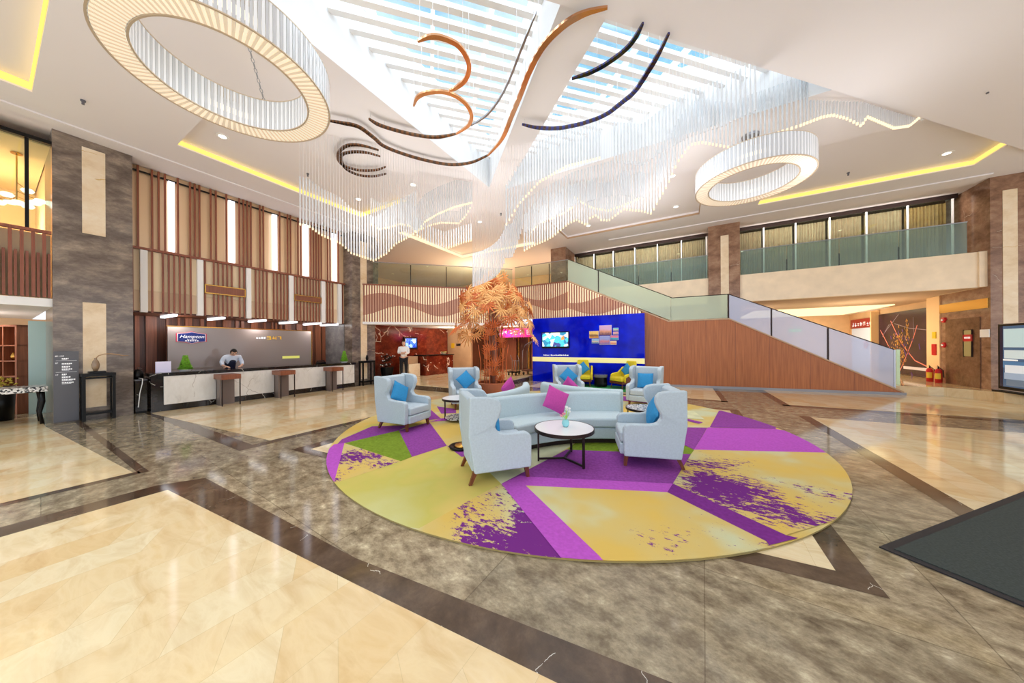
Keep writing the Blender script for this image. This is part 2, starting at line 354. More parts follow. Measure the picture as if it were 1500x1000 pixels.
# ------------------------------------------------------------------ carpet
CX,CY,CR=-2.45,6.3,4.36
circ=[(CX+CR*math.cos(2*PI*k/120),CY+CR*math.sin(2*PI*k/120)) for k in range(120)]
def clip(poly):
    out=list(poly)
    for i in range(len(circ)):
        a,b2=circ[i],circ[(i+1)%len(circ)]; inp=out; out=[]
        ins=lambda p:(b2[0]-a[0])*(p[1]-a[1])-(b2[1]-a[1])*(p[0]-a[0])>=0
        for j in range(len(inp)):
            p,q=inp[j],inp[(j+1)%len(inp)]
            if ins(p)!=ins(q):
                d1=(b2[0]-a[0])*(p[1]-a[1])-(b2[1]-a[1])*(p[0]-a[0]); d2=(b2[0]-a[0])*(q[1]-a[1])-(b2[1]-a[1])*(q[0]-a[0]); t=d1/(d1-d2)
                x=(p[0]+(q[0]-p[0])*t,p[1]+(q[1]-p[1])*t)
                if ins(p): out+=[p,x]
                else: out+=[x]
            elif ins(p): out.append(p)
        # keep p handled: add q when entering is done on the next step
    return out
k=MB(); k.cur=9; k.prism(circ,.004,.018)
lay=[0]
def patch(m,pts):
    q=clip(pts)
    if len(q)<3: return
    lay[0]+=1; k.cur=m; k.add([(x,y,.0182+.0003*lay[0]) for x,y in q],[tuple(range(len(q)))])
# 0 yellow 1 olive 2 splashR 3 splashF 4 splashL 5 purple 6 deep 7 orchid 8 moss 9 edge 10 pale
k.cur=0; k.add([(x,y,.0182) for x,y in circ],[tuple(range(len(circ)))])
patch(1,[(-3.45,3.84),(-3.58,3.00),(-3.73,2.12),(-2.59,1.80),(-2.12,1.98),(-1.98,2.85),(-1.92,3.10),(-1.83,3.67),(-3.31,4.53)])
patch(10,[(-2.83,3.70),(-1.92,3.10),(-1.65,4.65),(-1.60,5.10),(-2.38,5.23),(-3.09,4.65)])
patch(3,[(-1.92,3.10),(-1.98,2.85),(-2.12,1.98),(-1.88,1.59),(-1.01,1.85),(-0.83,2.28),(-0.84,2.28)])
patch(1,[(-5.04,2.76),(-5.89,4.11),(-4.89,4.88),(-4.83,4.82),(-4.92,4.08)])
patch(5,[(-4.79,2.62),(-5.36,3.19),(-5.67,4.02),(-5.03,4.45),(-4.92,4.08),(-5.11,3.09)])
patch(7,[(-5.11,3.09),(-3.73,2.12),(-4.07,2.15),(-4.82,2.54),(-5.21,2.97)])
patch(4,[(-5.11,3.09),(-3.58,3.00),(-3.73,2.12)])
patch(8,[(-5.11,3.09),(-3.58,3.00),(-3.57,3.20),(-4.92,4.08)])
patch(5,[(-4.92,4.08),(-4.85,4.84),(-3.45,3.84),(-3.57,3.20)])
patch(5,[(-3.45,3.84),(-2.91,3.56),(-2.74,3.75),(-3.22,3.87)])
patch(5,[(-5.00,4.93),(-4.86,5.21),(-6.00,5.96),(-6.16,5.98)])
patch(7,[(-4.87,4.86),(-4.47,5.28),(-4.68,5.53),(-4.86,5.21)])
patch(5,[(-5.19,5.58),(-4.91,5.81),(-5.23,6.18),(-5.93,6.20)])
patch(8,[(-1.60,5.10),(-1.62,4.61),(0.10,5.33),(0.15,5.56),(-0.17,6.01),(-1.10,5.73)])
patch(5,[(-1.92,3.10),(-1.63,4.61),(0.10,5.33),(-0.11,4.10),(-1.67,3.45)])
patch(7,[(-1.92,3.10),(-1.83,3.41),(-1.67,3.45),(-0.11,4.10),(-0.16,3.83),(-1.64,3.20),(-0.58,2.41),(-0.54,2.37),(-0.81,2.22)])
patch(0,[(-1.64,3.20),(-0.16,3.83),(0.61,3.28),(0.58,2.96),(-0.54,2.37),(-0.58,2.41)])
patch(6,[(-0.11,4.10),(-0.16,3.83),(0.61,3.28),(0.62,3.23),(0.86,3.47),(0.78,3.47)])
patch(2,[(0.15,5.58),(1.95,6.41),(2.12,5.79),(1.37,4.12),(0.78,3.47),(-0.11,4.10)])
patch(5,[(-0.04,6.97),(0.42,7.17),(0.15,5.58),(-0.17,6.01)])
patch(7,[(0.43,7.20),(1.58,7.70),(2.23,7.31),(1.95,6.41),(0.15,5.58)])
patch(5,[(0.78,9.11),(1.37,9.70),(1.71,8.09),(1.58,7.70),(0.47,7.25)])
patch(5,[(-0.01,7.89),(0.37,7.62),(0.29,7.45),(-0.03,7.67)])
for (x,y,a,m) in ((-5.2,8.6,.4,5),(-3.6,9.5,1.2,8),(-1.2,9.9,.6,5),(-4.4,7.2,2.0,10),(-.2,8.3,1.0,10)):
    patch(m,[(x+.8*math.cos(a+t),y+.6*math.sin(a+t)) for t in (0,1.9,3.3,4.6)])
carpet=k.build('carpet',[M['c_yel'],M['c_olive'],M['c_splashR'],M['c_splashF'],M['c_splashL'],M['c_pur'],M['c_dpur'],M['c_mag'],M['c_green'],M['c_edge'],M['c_pale']])
tag(carpet,'large round carpet of yellow, purple and green shards under the armchairs','carpet')
mt=MB(); d1=Vector((.67,.742)); d2=Vector((.782,-.623)); o=Vector((1.41,3.67))
q=[o,o+d2*3.2,o+d2*3.2+d1*6,o+d1*6]; mt.prism([(p.x,p.y) for p in q],.003,.012)
em=thing('entrance_mat','dark grey ribbed entrance mat lying on the marble at the right','mat',(0,0,0))
mt.build('rubber_border',M['mattedge'],em)
mt=MB(); i=.06; q=[o+d2*i+d1*i,o+d2*(3.2-i)+d1*i,o+d2*(3.2-i)+d1*(6-i),o+d2*i+d1*(6-i)]; mt.prism([(p.x,p.y) for p in q],.004,.018)
mt.build('mat_pile',M['matt'],em)

# ------------------------------------------------------------------ ceiling
def loops_face(mb_loops,z):
    bm=bmesh.new()
    for lp in mb_loops:
        vs=[bm.verts.new((x,y,z)) for x,y in lp]
        for i in range(len(vs)): bm.edges.new((vs[i],vs[(i+1)%len(vs)]))
    bmesh.ops.triangle_fill(bm,edges=bm.edges[:],use_beauty=True,use_dissolve=False)
    return bm
skyL=[(-5.25,7.85),(-5.25,.42),(-1.48,4.12)]
skyR=[(-4.85,8.2),(-.92,4.62),(2.66,8.2)]
tL=[(-10.75,2.36),(-8.2,2.36),(-8.2,7.2),(-10.75,7.2)]
tR=[(2.35,10.4),(7.1,10.4),(7.1,13.68),(2.35,13.68)]
tM=[(-4.65,10.0),(.57,10.0),(.57,13.5),(-4.65,13.5)]
tF=[(-10.82,9.0),(-6.2,9.0),(-6.2,13.4),(-10.82,13.4)]
tN=[(-10.92,-4.0),(-6.4,-4.0),(-6.4,.48),(-10.92,.48)]
tN=[(x,max(y,-3.9)) for x,y in tN]
bm=loops_face([[(-22,-4),(15,-4),(15,26),(-22,26)],skyL,skyR,tL,tR,tM,tF,tN],CZ)
me=bpy.data.meshes.new('ceiling'); bm.to_mesh(me); bm.free(); me.materials.append(M['ceiling'])
ceil=bpy.data.objects.new('ceiling',me); COL.objects.link(ceil); ceil['kind']='structure'
tr=MB()
for t,h in ((tL,.16),(tR,.16),(tM,.14),(tF,.18),(tN,.2)):
    n=len(t)
    tr.add([(x,y,CZ+h) for x,y in t],[tuple(range(n))])
    for i in range(n):
        a,b2=t[i],t[(i+1)%n]; tr.add([(a[0],a[1],CZ),(b2[0],b2[1],CZ),(b2[0],b2[1],CZ+h),(a[0],a[1],CZ+h)],[(0,1,2,3)])
struct('ceiling_tray',tr,M['ceiling'],ceil)
dk=MB(); dk.box(-4.66,13.47,CZ-.002,.58,13.5,CZ+.06); dk.box(.55,10,CZ-.002,.58,13.5,CZ+.06); dk.box(-4.66,10,CZ-.002,-4.63,13.5,CZ+.06)
struct('trim_2',dk,M['tan'])
# hidden cove lights along the trays
def cove(name_label,boxes,m='cove'):
    mb=MB()
    for bx in boxes: mb.box(*bx)
    o=mb.build('cove_light',M[m]); return tag(o,name_label,'light strip','cove light strips in the ceiling trays')
cove('yellow cove light strip in the ceiling tray above the reception desk',[(-10.745,2.37,CZ+.03,-10.72,7.19,CZ+.13),(-10.74,7.16,CZ+.03,-8.21,7.19,CZ+.13)])
cove('yellow cove light strip in the ceiling tray above the right balcony',[(2.36,13.65,CZ+.03,7.09,13.675,CZ+.13),(7.07,10.41,CZ+.03,7.095,13.67,CZ+.13)])
cove('golden cove light strip in the far ceiling tray above the corner gallery',[(-10.815,9.01,CZ+.02,-10.79,13.39,CZ+.12),(-10.8,13.37,CZ+.02,-6.21,13.395,CZ+.12)],'covew')
cove('yellow cove light strip in the ceiling tray at the top left corner',[(-10.915,-3.8,CZ+.03,-10.885,.47,CZ+.16),(-10.9,.45,CZ+.03,-6.41,.475,CZ+.16)])
nb=MB().prism([(-5.25,.40),(-5.3,-4),(15,-4),(15,13.35),(7.85,13.35)],CZ-.07,CZ-.005)
struct('ceiling_near_soffit',nb,M['ceiling'])
tb=MB(); tb.box(-12.7,-4,CZ-.04,-11.75,8.2,CZ-.004); tb.box(-3,14.55,CZ-.04,7.9,15.2,CZ-.004); tb.box(-22,-4,CZ+.5,15,26,CZ+.55)
tb=MB(); tb.box(-12.7,-4,CZ-.04,-11.75,8.2,CZ-.004); tb.box(-3,14.55,CZ-.04,7.9,15.2,CZ-.004)
struct('trim_3',tb,M['ceiling'])
# skylight wells
w=MB(); TOP=8.25
for t in (skyL,skyR):
    for i in range(3):
        a,b2=t[i],t[(i+1)%3]; w.add([(a[0],a[1],CZ-.002),(b2[0],b2[1],CZ-.002),(b2[0],b2[1],TOP),(a[0],a[1],TOP)],[(0,1,2,3)])
struct('wall_skylight_well',w,M['well'])
# the roof above, so that daylight enters only through the glazing
bm=loops_face([[(-22,-4),(15,-4),(15,26),(-22,26)],skyL,skyR],TOP)
me=bpy.data.meshes.new('roof'); bm.to_mesh(me); bm.free(); me.materials.append(M['well']); rf=bpy.data.objects.new('roof_slab',me); COL.objects.link(rf); rf['kind']='structure'
def inter(t,c,nv=(1,-1)):
    """the stretch of the line x-y=c that lies inside triangle t"""
    P=[]
    for i in range(3):
        a,b2=t[i],t[(i+1)%3]; fa=a[0]-a[1]-c; fb=b2[0]-b2[1]-c
        if fa*fb<0:
            s=fa/(fa-fb); P.append((a[0]+(b2[0]-a[0])*s,a[1]+(b2[1]-a[1])*s))
    return P
wi=1
for t,nm in ((skyL,'skylight_left'),(skyR,'skylight_right')):
    lo=min(p[0]-p[1] for p in t); hi=max(p[0]-p[1] for p in t)
    fr=MB(); c0=lo+.30
    while c0<hi-.05:
        P=inter(t,c0)
        if len(P)==2:
            a,b2=map(Vector,P); mid=(a+b2)/2; L=(b2-a).length
            fr.obox(mid,(b2-a),L-.004,.11,7.44,7.53)
        c0+=.385
    # hangers and one purlin along the beam
    gx=MB().prism([(p[0],p[1]) for p in t],8.1,8.12)
    win=struct('window_%d'%wi,gx,M['glasssky']); wi+=1
    lv=struct('louver_frame',fr,M['white'],win)
    pb=MB()
    cen=Vector((sum(p[0] for p in t)/3,sum(p[1] for p in t)/3))
    for s in (-1.0,0,1.0):
        # purlins at right angles to the louvers, above them
        cc=cen.x+cen.y+s*1.5; Q=[]
        for i in range(3):
            a,b2=t[i],t[(i+1)%3]; fa=a[0]+a[1]-cc; fb=b2[0]+b2[1]-cc
            if fa*fb<0:
                u=fa/(fa-fb); Q.append(Vector((a[0]+(b2[0]-a[0])*u,a[1]+(b2[1]-a[1])*u)))
        if len(Q)==2: pb.obox((Q[0]+Q[1])/2,(Q[1]-Q[0]),(Q[1]-Q[0]).length-.004,.07,7.85,7.98)
    struct('window_frame',pb,M['white'],win)

# ------------------------------------------------------------------ left wall
def column(name,x0,y0,x1,y1,mat,panels,zb=0,zt=CZ-.003):
    o=struct(name,MB().box(x0,y0,zb,x1,y1,zt),mat)
    if panels:
        p=MB()
        for bx in panels: p.box(*bx)
        struct('onyx_inlay',p,M['onyx'],o)
    return o
column('column_left',-13.8,.77,-12.25,1.90,M['pier'],[(-12.26,1.155,4.4,-12.238,1.485,6.43),(-12.26,1.155,.28,-12.238,1.485,2.77)])
column('column_desk_end',-15.2,7.77,-12.25,8.87,M['pier'],[(-12.26,8.16,.25,-12.238,8.46,6.3)])
# wall behind the desk, and the stepped-out slat wall above
gm_=MB().box(-14.25,7.75,0,-12.8,7.769,2.655); struct('trim_12',gm_,M['greymarble'])
bw=MB(); bw.box(-14.4,1.9,0,-14.3,7.77,2.75); struct('wall_back_office',bw,M['darkwood'])
bs=MB()
yy=1.95; random.seed(3)
while yy<7.7:
    wd=random.choice((.05,.09,.16,.22)); bs.box(-14.3,yy,0,-14.24,min(yy+wd,7.75),2.66); yy+=wd+random.choice((.07,.12,.2))
struct('trim_4',bs,M['midwood'])
so=MB(); so.box(-14.4,1.9,2.66,-12.91,7.77,2.74); struct('ceiling_desk',so,M['darkwood'])
SX=-12.75
up=thing('slat_wall','tall walnut slat screen over bronze mirror, beside the brown marble pier','slat wall',(SX,4.8,4.4))
def lb(mb,x0,y0,z0,x1,y1,z1): mb.box(x0-SX,y0-4.8,z0-4.4,x1-SX,y1-4.8,z1-4.4)
m_=MB(); lb(m_,-12.90,1.9,4.4,-12.85,7.77,6.64); m_.build('mirror_backing',M['bronze'],up)
LT=[(2.62,2.74),(3.93,4.08),(5.12,5.26),(6.12,6.31),(7.24,7.41)]
m_=MB(); random.seed(11); y=1.93
while y<7.7:
    if not any(a-.05<y<b2+.03 for a,b2 in LT): lb(m_,SX-.03,y,4.42,SX+.01,y+.04,6.62)
    y+=random.choice((.1,.1,.11,.12,.25))
m_.build('slats',M['slat'],up)
m_=MB(); lb(m_,SX-.06,1.9,6.46,SX-.02,7.77,6.50); m_.build('top_rail',M['black'],up)
m_=MB(); lb(m_,SX-.12,1.9,4.36,SX+.03,7.77,4.42); m_.build('ledge',M['slat'],up)
for i,(a,b2) in enumerate(LT):
    o=MB().box(-.05,a-(a+b2)/2,-1.0,.02,b2-(a+b2)/2,1.0).build('light_panel',M['ledv'],loc=(SX+.01,(a+b2)/2,5.445))
    tag(o,['first','second','third','fourth','fifth'][i]+' white vertical light panel from the left pier, between walnut slats','light panel','vertical light panels in the slat wall')
lo=thing('slat_fascia','lower walnut slat fascia over cream panels, hanging above the reception desk','slat fascia',(SX,4.8,2.7))
def lb(mb,x0,y0,z0,x1,y1,z1): mb.box(x0-SX,y0-4.8,z0-2.7,x1-SX,y1-4.8,z1-2.7)
m_=MB(); lb(m_,-12.9,1.9,3.26,-12.82,7.77,4.355); m_.build('cream_backing',M['slat_backing'],lo)
m_=MB(); lb(m_,-12.9,1.9,2.70,-12.82,7.77,3.255); m_.build('lower_backing',M['slat_backing_low'],lo)
PI_=[(2.1,2.23),(3.2,3.33),(4.37,4.5),(5.63,5.78),(6.78,6.93),(7.46,7.61)]
for a,b2 in PI_:
    m_=MB(); lb(m_,SX-.1,a,2.66,SX+.03,b2,4.35); m_.build('white_post',M['white'],lo)
m_=MB(); random.seed(5); y=1.95
while y<7.7:
    if not any(a-.05<y<b2+.01 for a,b2 in PI_): lb(m_,SX-.03,y,2.66,SX+.01,y+.038,4.355)
    y+=random.choice((.105,.11,.12,.2))
m_.build('slats',M['slat'],lo)
for (a,b2,z0,z1,wh) in ((3.36,4.33,3.36,3.62,'second'),(5.80,6.76,3.44,3.66,'fourth')):
    g=thing('air_grille','brown slatted air grille between the '+('second and third' if wh=='second' else 'fourth and fifth')+' white posts above the desk','grille',(SX+.03,(a+b2)/2,(z0+z1)/2),0,'air grilles in the slat fascia')
    w2,h2=(b2-a)/2,(z1-z0)/2
    MB().box(-.02,-w2,-h2,.02,w2,h2).build('grille_panel',M['midwood'],g)
    fr=MB(); fr.box(.0,-w2,h2-.02,.03,w2,h2+.01); fr.box(.0,-w2,-h2-.01,.03,w2,-h2+.02); fr.box(0,-w2-.01,-h2,.03,-w2+.015,h2); fr.box(0,w2-.015,-h2,.03,w2+.01,h2)
    fr.build('grille_frame',M['gold'],g)
for i,y in enumerate((2.75,3.8,4.9,5.88,6.76,7.45)):
    o=MB().box(-.62,-.05,-.03,.62,.05,.03).build('linear_light',M['led'],loc=(-13.4,y,2.63))
    tag(o,['first','second','third','fourth','fifth','sixth'][i]+' white tube light from the left under the slat fascia','light','tube lights over the reception desk')
# side trim strips behind the desk at the left end
# ------------------------------------------------------------------ far left opening
le=MB(); le.box(-18,-6,2.62,-12.3,.77,2.8); struct('floor_left_mezzanine',le,M['white'])
w=MB(); w.box(-17.1,-6,2.8,-17,.9,6.64); struct('wall_left_room',w,M['plaster'])
w=MB(); w.box(-17,.79,2.8,-13.8,.9,6.64); struct('wall_left_room_side',w,M['plaster'])
w=MB(); w.box(-17.1,-6,6.3,-12.6,.77,6.4); struct('ceiling_left_room',w,M['plaster'])
tr=MB(); tr.box(-12.36,-4,6.24,-12.26,.77,6.32); tr.box(-12.34,.45,4.3,-12.3,.5,6.25); struct('trim_5',tr,M['black'])
gl=MB(); gl.box(-12.33,-4,4.3,-12.315,.76,6.25); struct('window_3',gl,M['glassc'])
ls=thing('slat_balustrade','walnut slat balustrade at the far left beside the marble pier','balustrade',(-12.3,-1,2.8))
m_=MB(); m_.box(-.05,-3,1.44,.05,1.76,1.5); m_.build('top_rail',M['slat'],ls)
m_=MB(); m_.box(-.2,-3,.02,-.15,1.76,1.44); m_.build('cream_backing',M['slat_backing'],ls)
m_=MB(); random.seed(9); y=-2.9
while y<1.7: m_.box(-.04,y,.02,.03,y+.045,1.44); m_.box(-.06,y+.065,.02,-.0,y+.10,1.0); y+=.13
m_.build('slats',M['slat'],ls)
# warm globe chandeliers in the upper room
def globe_chandelier(loc,label,seed):
    random.seed(seed); g=thing('globe_chandelier',label,'chandelier',loc,0,'globe chandeliers in the upper left room')
    st=MB().tube([(0,0,0),(0,0,-1.1)],.012,6); 
    pts=[]
    for i in range(9):
        a=i*2.4; h=-.75-.55*random.random(); r=.18+.32*random.random(); pts.append((r*math.cos(a),r*math.sin(a),h)); st.tube([(0,0,max(h+.1,-1.1)),pts[-1]],.008,6)
    st.lathe((0,0,-.02),[(0,0),(.08,0),(.08,.03),(0,.03)],12)
    st.build('stem',M['gold'],g)
    for p in pts:
        MB().lathe((0,0,0),[(.0,-.055),(.07,-.045),(.10,0),(.07,.045),(0,.055)],12).build('glass_globe',M['globe'],g,smooth=True,loc=p)
    return g
globe_chandelier((-14.4,-.15,6.28),'cluster of glowing glass globes nearest the left edge of the photo',1)
globe_chandelier((-13.6,.40,6.28),'cluster of glowing glass globes beside the marble pier upstairs',2)
lt=thing('wall_cabinet','blue grey wall cabinet upstairs behind the left glass','cabinet',(-16.8,-.6,2.8))
MB().box(-.15,-1.4,.0,.3,-.1,1.85).build('cabinet_body',flat('blue_grey_cabinet',(170,196,214),.5),lt)
MB().box(-.15,.0,.0,.3,.9,1.7).build('side_cabinet',flat('pale_cabinet',(222,206,180),.5),lt)
# shop below
w=MB(); w.box(-18.1,-6,0,-18,3,2.62); struct('wall_shop_back',w,M['beige_wall'])
w=MB(); w.box(-18,1.2,0,-13.8,1.3,2.62); struct('wall_shop_side',w,M['white'])
bk=thing('bookcase','dark red wooden bookcase with open shelves at the far left','bookcase',(-15.25,.43,0),math.radians(-60.4))
m_=MB(); W=.34; m_.box(-.2,-W,0,.2,-W+.05,2.3); m_.box(-.2,W-.05,0,.2,W,2.3); m_.box(-.2,-W,2.25,.2,W,2.3); m_.box(-.2,-W,0,-.17,W,2.3)
m_.build('carcass',M['midwood'],bk)
for z in (.5,.95,1.35,1.75): MB().box(-.19,-W,z,.19,W,z+.035).build('shelf',M['midwood'],bk)
m_=MB(); m_.box(-.17,-.05,.5,.19,-.02,2.25); m_.build('divider',M['midwood'],bk)
bt=thing('bottle','golden bottle on the dark red bookcase','bottle',(-15.31,.40,1.386)); 
MB().lathe((0,0,0),[(0,0),(.08,0),(.10,.1),(.07,.2),(.025,.26),(.025,.34),(0,.34)],14).build('bottle_body',M['gold'],bt,smooth=True)
MB().lathe((0,0,.341),[(0,0),(.03,0),(.03,.05),(0,.05)],10).build('stopper',M['white'],bt)
cupo=MB().lathe((0,0,0),[(0,0),(.05,0),(.06,.1),(.05,.1),(.045,.01),(0,.01)],12).build('cup',M['onyx'],loc=(-15.08,.52,.986)); tag(cupo,'small pale cup on the lower shelf of the bookcase','cup')
sh=MB().box(-.02,-.03,0,.02,.30,2.4).build('glass_partition',flat('pale_cyan_glass',(190,222,222),.25),loc=(-14.6,.6,0)); tag(sh,'pale cyan frosted glass partition behind the left table','partition')
ct=thing('console_table','black console table with a silver mosaic top and curved legs at the far left','table',(-12.75,.1,0),0)
MB().box(-.35,-1.0,.72,.3,.62,.84).build('tabletop',M['mosaic'],ct,bevel=.01)
for sx in (-.28,.24):
    for sy in (-.9,.54): MB().tube([(sx,sy,.72),(sx*1.1,sy*1.03,.5),(sx*.92,sy*.97,.25),(sx*1.1,sy*1.02,0)],[.045,.035,.025,.03],8).build('leg',M['black'],ct,smooth=True)
lc=thing('lounge_chair','brown leather rounded chair behind the left mosaic table','chair',(-13.6,-.35,0),-.5)
MB().lathe((0,0,0),[(.36,.35),(.40,.7),(.38,.92),(.33,.92),(.32,.45)],16,PI*.35,PI*1.65).build('backrest',flat('brown_leather',(120,84,62),.4),lc,smooth=True)
MB().lathe((0,0,0),[(0,.25),(.34,.25),(.34,.45),(0,.45)],16).build('seat',flat('brown_leather_seat',(130,92,70),.4),lc)
for a in (.7,2.3,3.9,5.4): MB().tube([(.25*math.cos(a),.25*math.sin(a),.25),(.3*math.cos(a),.3*math.sin(a),0)],.02,6).build('leg',M['black'],lc)
fp=thing('flower_pot','dark pot of yellow flowers behind the left mosaic table','plant pot',(-13.9,.2,0))
MB().lathe((0,0,0),[(0,0),(.16,0),(.2,.8),(.17,.8),(.15,.1),(0,.1)],14).build('pot',M['black'],fp,smooth=True)
random.seed(4); m_=MB()
for i in range(60):
    a=random.random()*6.28; r=.22*random.random(); z=.82+.2*random.random(); m_.lathe((r*math.cos(a),r*math.sin(a),z),[(0,-.02),(.025,0),(0,.02)],5)
m_.build('blossoms',flat('yellow_blossom',(204,184,70),.7,noise=.4,nscale=30),fp)

# ------------------------------------------------------------------ diagonal gallery
zf=4.42
A=Vector((-12.25,8.27)); Bc=Vector((-7.25,12.9)); dd=(Bc-A).normalized(); nn=Vector((dd.y,-dd.x))   # nn points to the hall
Ld=(Bc-A).length
def slat_gallery(name,label,p0,p1,z0,z1,phase,amp,zmid,topf=None,split=None):
    p0,p1=Vector(p0),Vector(p1); d=(p1-p0).normalized(); L=(p1-p0).length; n=Vector((d.y,-d.x))
    r=thing(name,label,'balustrade',(p0.x,p0.y,z0),math.atan2(d.y,d.x))
    H=z1-z0
    top=(lambda s: H) if topf is None else topf
    N_=60; bk_=MB(); up_=[]
    pl=[(L*i/N_,top(L*i/N_)) for i in range(N_+1)]
    bk_.extr([(0,0),(L,0)]+[(a,max(b_,.02)) for a,b_ in reversed(pl)],(0,.022,0),(1,0,0),(0,0,1),(0,.05,0)); bk_.build('cream_backing',M['backlit'],r)
    sl=MB(); s=.03; p=.108
    while s<L-.04:
        t=min(top(s),top(s+.05))
        if t>.06: sl.box(s,-.02,0,s+.046,.012,t)
        s+=p
    sl.build('slats',M['slat'],r)
    wv=MB(); N_=80; hi=[];lo_=[]
    for i in range(N_+1):
        s=L*i/N_; a=zmid+amp*math.sin(s*1.55+phase)+.27; b_=zmid+amp*.95*math.sin(s*1.8+phase-1.6)-.27
        a=min(a,top(s)-.01); b_=max(min(b_,top(s)-.02),.02); a=max(a,b_+.005); hi.append((s,a)); lo_.append((s,b_))
    wv.extr(lo_+hi[::-1],(0,-.008,0),(1,0,0),(0,0,1),(0,.028,0)); wv.build('wave_panel',M['wavewood'],r)
    if topf is None:
        MB().box(0,-.05,H-.02,L,.15,H+.03).build('top_rail',M['slat'],r)
    return r
slat_gallery('gallery_balustrade','wavy walnut slat balustrade of the corner gallery, left of the orange tree',A,Bc,2.78,4.42,.3,.24,.78)
# white fascia below and the warm line of light on it
fa=MB(); p=[A+nn*.06,Bc+nn*.06,Bc-nn*.25,A-nn*.25]; fa.prism([(q.x,q.y) for q in p],2.66,2.775); struct('trim_6',fa,M['white'])
cv=MB(); p=[A+nn*-.05+dd*.05,Bc+nn*-.05-dd*.1,Bc-nn*.08-dd*.1,A-nn*.08+dd*.05]; cv.prism([(q.x,q.y) for q in p],2.776,2.82); o=cv.build('cove_light',M['cove']); tag(o,'golden light line at the foot of the corner gallery slats','light strip','cove light strips in the ceiling trays')
# gallery floor slabs
sl=MB().prism([(A.x-.3,A.y+.2),(-7.45,12.98),(-4.6,13.0),(-4.6,15.4),(1,15.4),(1,21),(-21,21),(-21,8.95),(-12.4,8.95)],2.70,2.76); struct('ceiling_under_gallery',sl,M['ceiling'])
sl=MB().prism([(A.x-.35,A.y+.28),(-7.5,13.07),(-4.7,13.1),(-4.7,15.5),(-4.0,21),(-21,21),(-21,8.95),(-12.45,8.95)],4.2,4.38); struct('floor_gallery',sl,M['beige_wall'])
# upper rooms behind the gallery
w=MB(); w.box(-21,19.5,4.38,-4.2,19.6,6.64); struct('wall_gallery_back',w,M['beige_wall'])
w=MB(); w.box(-19.1,8.95,4.38,-19,19.5,6.64); struct('wall_gallery_left',w,M['beige_wall'])
w=MB(); w.box(-14.5,8.9,4.38,-13,9.6,6.64); struct('column_gallery',w,M['pier'])
# ------------------------------------------------------------------ stair plane
SP0=Vector((-4.45,12.9)); SP1=Vector((6.4,14.8)); sd=(SP1-SP0).normalized(); sn=Vector((sd.y,-sd.x)); SL=(SP1-SP0).length; sang=math.atan2(sd.y,sd.x)
def sx(x): return (x-SP0.x)/sd.x
# straight stretch of slats over the blue wall, then the sloping one under the upper flight
slat_gallery('gallery_balustrade','wavy walnut slat balustrade over the blue wall, right of the orange tree',Bc,(-4.45,12.9),2.95,4.53,2.2,.22,.80)
def slope(s):
    x=SP0.x+s*sd.x
    return 4.53-2.97-(4.53-2.63)*max(0,(x+4.45))/(-.49+4.45)
slat_gallery('stair_slat_panel','triangular walnut slat panel under the sloping glass, over the blue wall',SP0+sd*.02,SP0+sd*3.0,2.95,4.53,4.2,.22,.55,topf=lambda s:max(slope(s),.01))
st=thing('staircase','cherry wood staircase with sloping glass balustrades at centre right','staircase',(SP0.x,SP0.y,0),sang)
z_of=[(-4.45,4.57),(-.49,2.63),(1.53,2.66),(6.24,.10)]
bot=[(sx(-1.45),.09),(sx(6.24),.09)]
wd=[(sx(-1.45),.09),(sx(6.24),.09),(sx(6.24),.13),(sx(1.53),2.66),(sx(-.49),2.63),(sx(-1.45),3.09)]
MB().extr(wd,(0,0,0),(1,0,0),(0,0,1),(0,.12,0)).build('cladding',M['stairwood'],st)
jn=MB()
for x in (-.05,.78,1.72,2.75,3.9,5.05):
    s=sx(x); zt=2.62 if x<1.53 else 2.66-(x-1.53)*2.56/4.71
    jn.box(s,-.003,.09,s+.012,.01,zt-.02)
jn.build('joint_strip',M['midwood'],st)
MB().extr([(sx(-1.45),0),(sx(6.3),0),(sx(6.3),.088),(sx(-1.45),.088)],(0,-.012,0),(1,0,0),(0,0,1),(0,.14,0)).build('skirting',M['skirt'],st)
nz=MB()
for (xa,za),(xb,zb) in zip(z_of,z_of[1:]):
    nz.extr([(sx(xa),za-.03),(sx(xb),zb-.03),(sx(xb),zb+.02),(sx(xa),za+.02)],(0,-.02,0),(1,0,0),(0,0,1),(0,.16,0))
nz.build('stringer_cap',M['tan'],st)
# steps behind the cladding
stp=MB(); n=16
for i in range(n):
    xa=6.2-(6.2-1.53)*i/n; stp.box(sx(1.53),.125,(i)*2.6/n,sx(xa),.7,(i+1)*2.6/n-.02)
stp.box(sx(-.49),.125,2.3,sx(1.53),1.0,2.58)
n=10
for i in range(n):
    xa=-.49-(4.45-.49)*i/n; stp.box(sx(-4.45),.125,2.6+i*.19,sx(xa),.75,2.6+(i+1)*.19-.02)
stp.build('steps',M['tan'],st)
g_top=[(-4.45,5.52),(-.35,3.55),(1.53,3.58),(6.03,1.48)]
def gpanel(xa,za0,za1,xb,zb0,zb1,m,t=.014):
    MB().extr([(sx(xa),za0),(sx(xb),zb0),(sx(xb),zb1),(sx(xa),za1)],(0,.03,0),(1,0,0),(0,0,1),(0,t,0)).build('glass_panel',M[m],st)
def lerp(a,b,t): return a+(b-a)*t
ups=[(-4.45,4.6,5.52),(-3.15,lerp(4.6,2.66,.328),lerp(5.52,3.55,.317)),(-.49,2.66,3.60),(-.40,2.66,3.56),(1.5,2.69,3.58)]
for a,b_ in zip(ups,ups[1:]):
    if b_[0]-a[0]>.2: gpanel(a[0]+.01,a[1],a[2],b_[0]-.01 if b_[0]!=-.49 else -.40,b_[1],b_[2],'glassf')
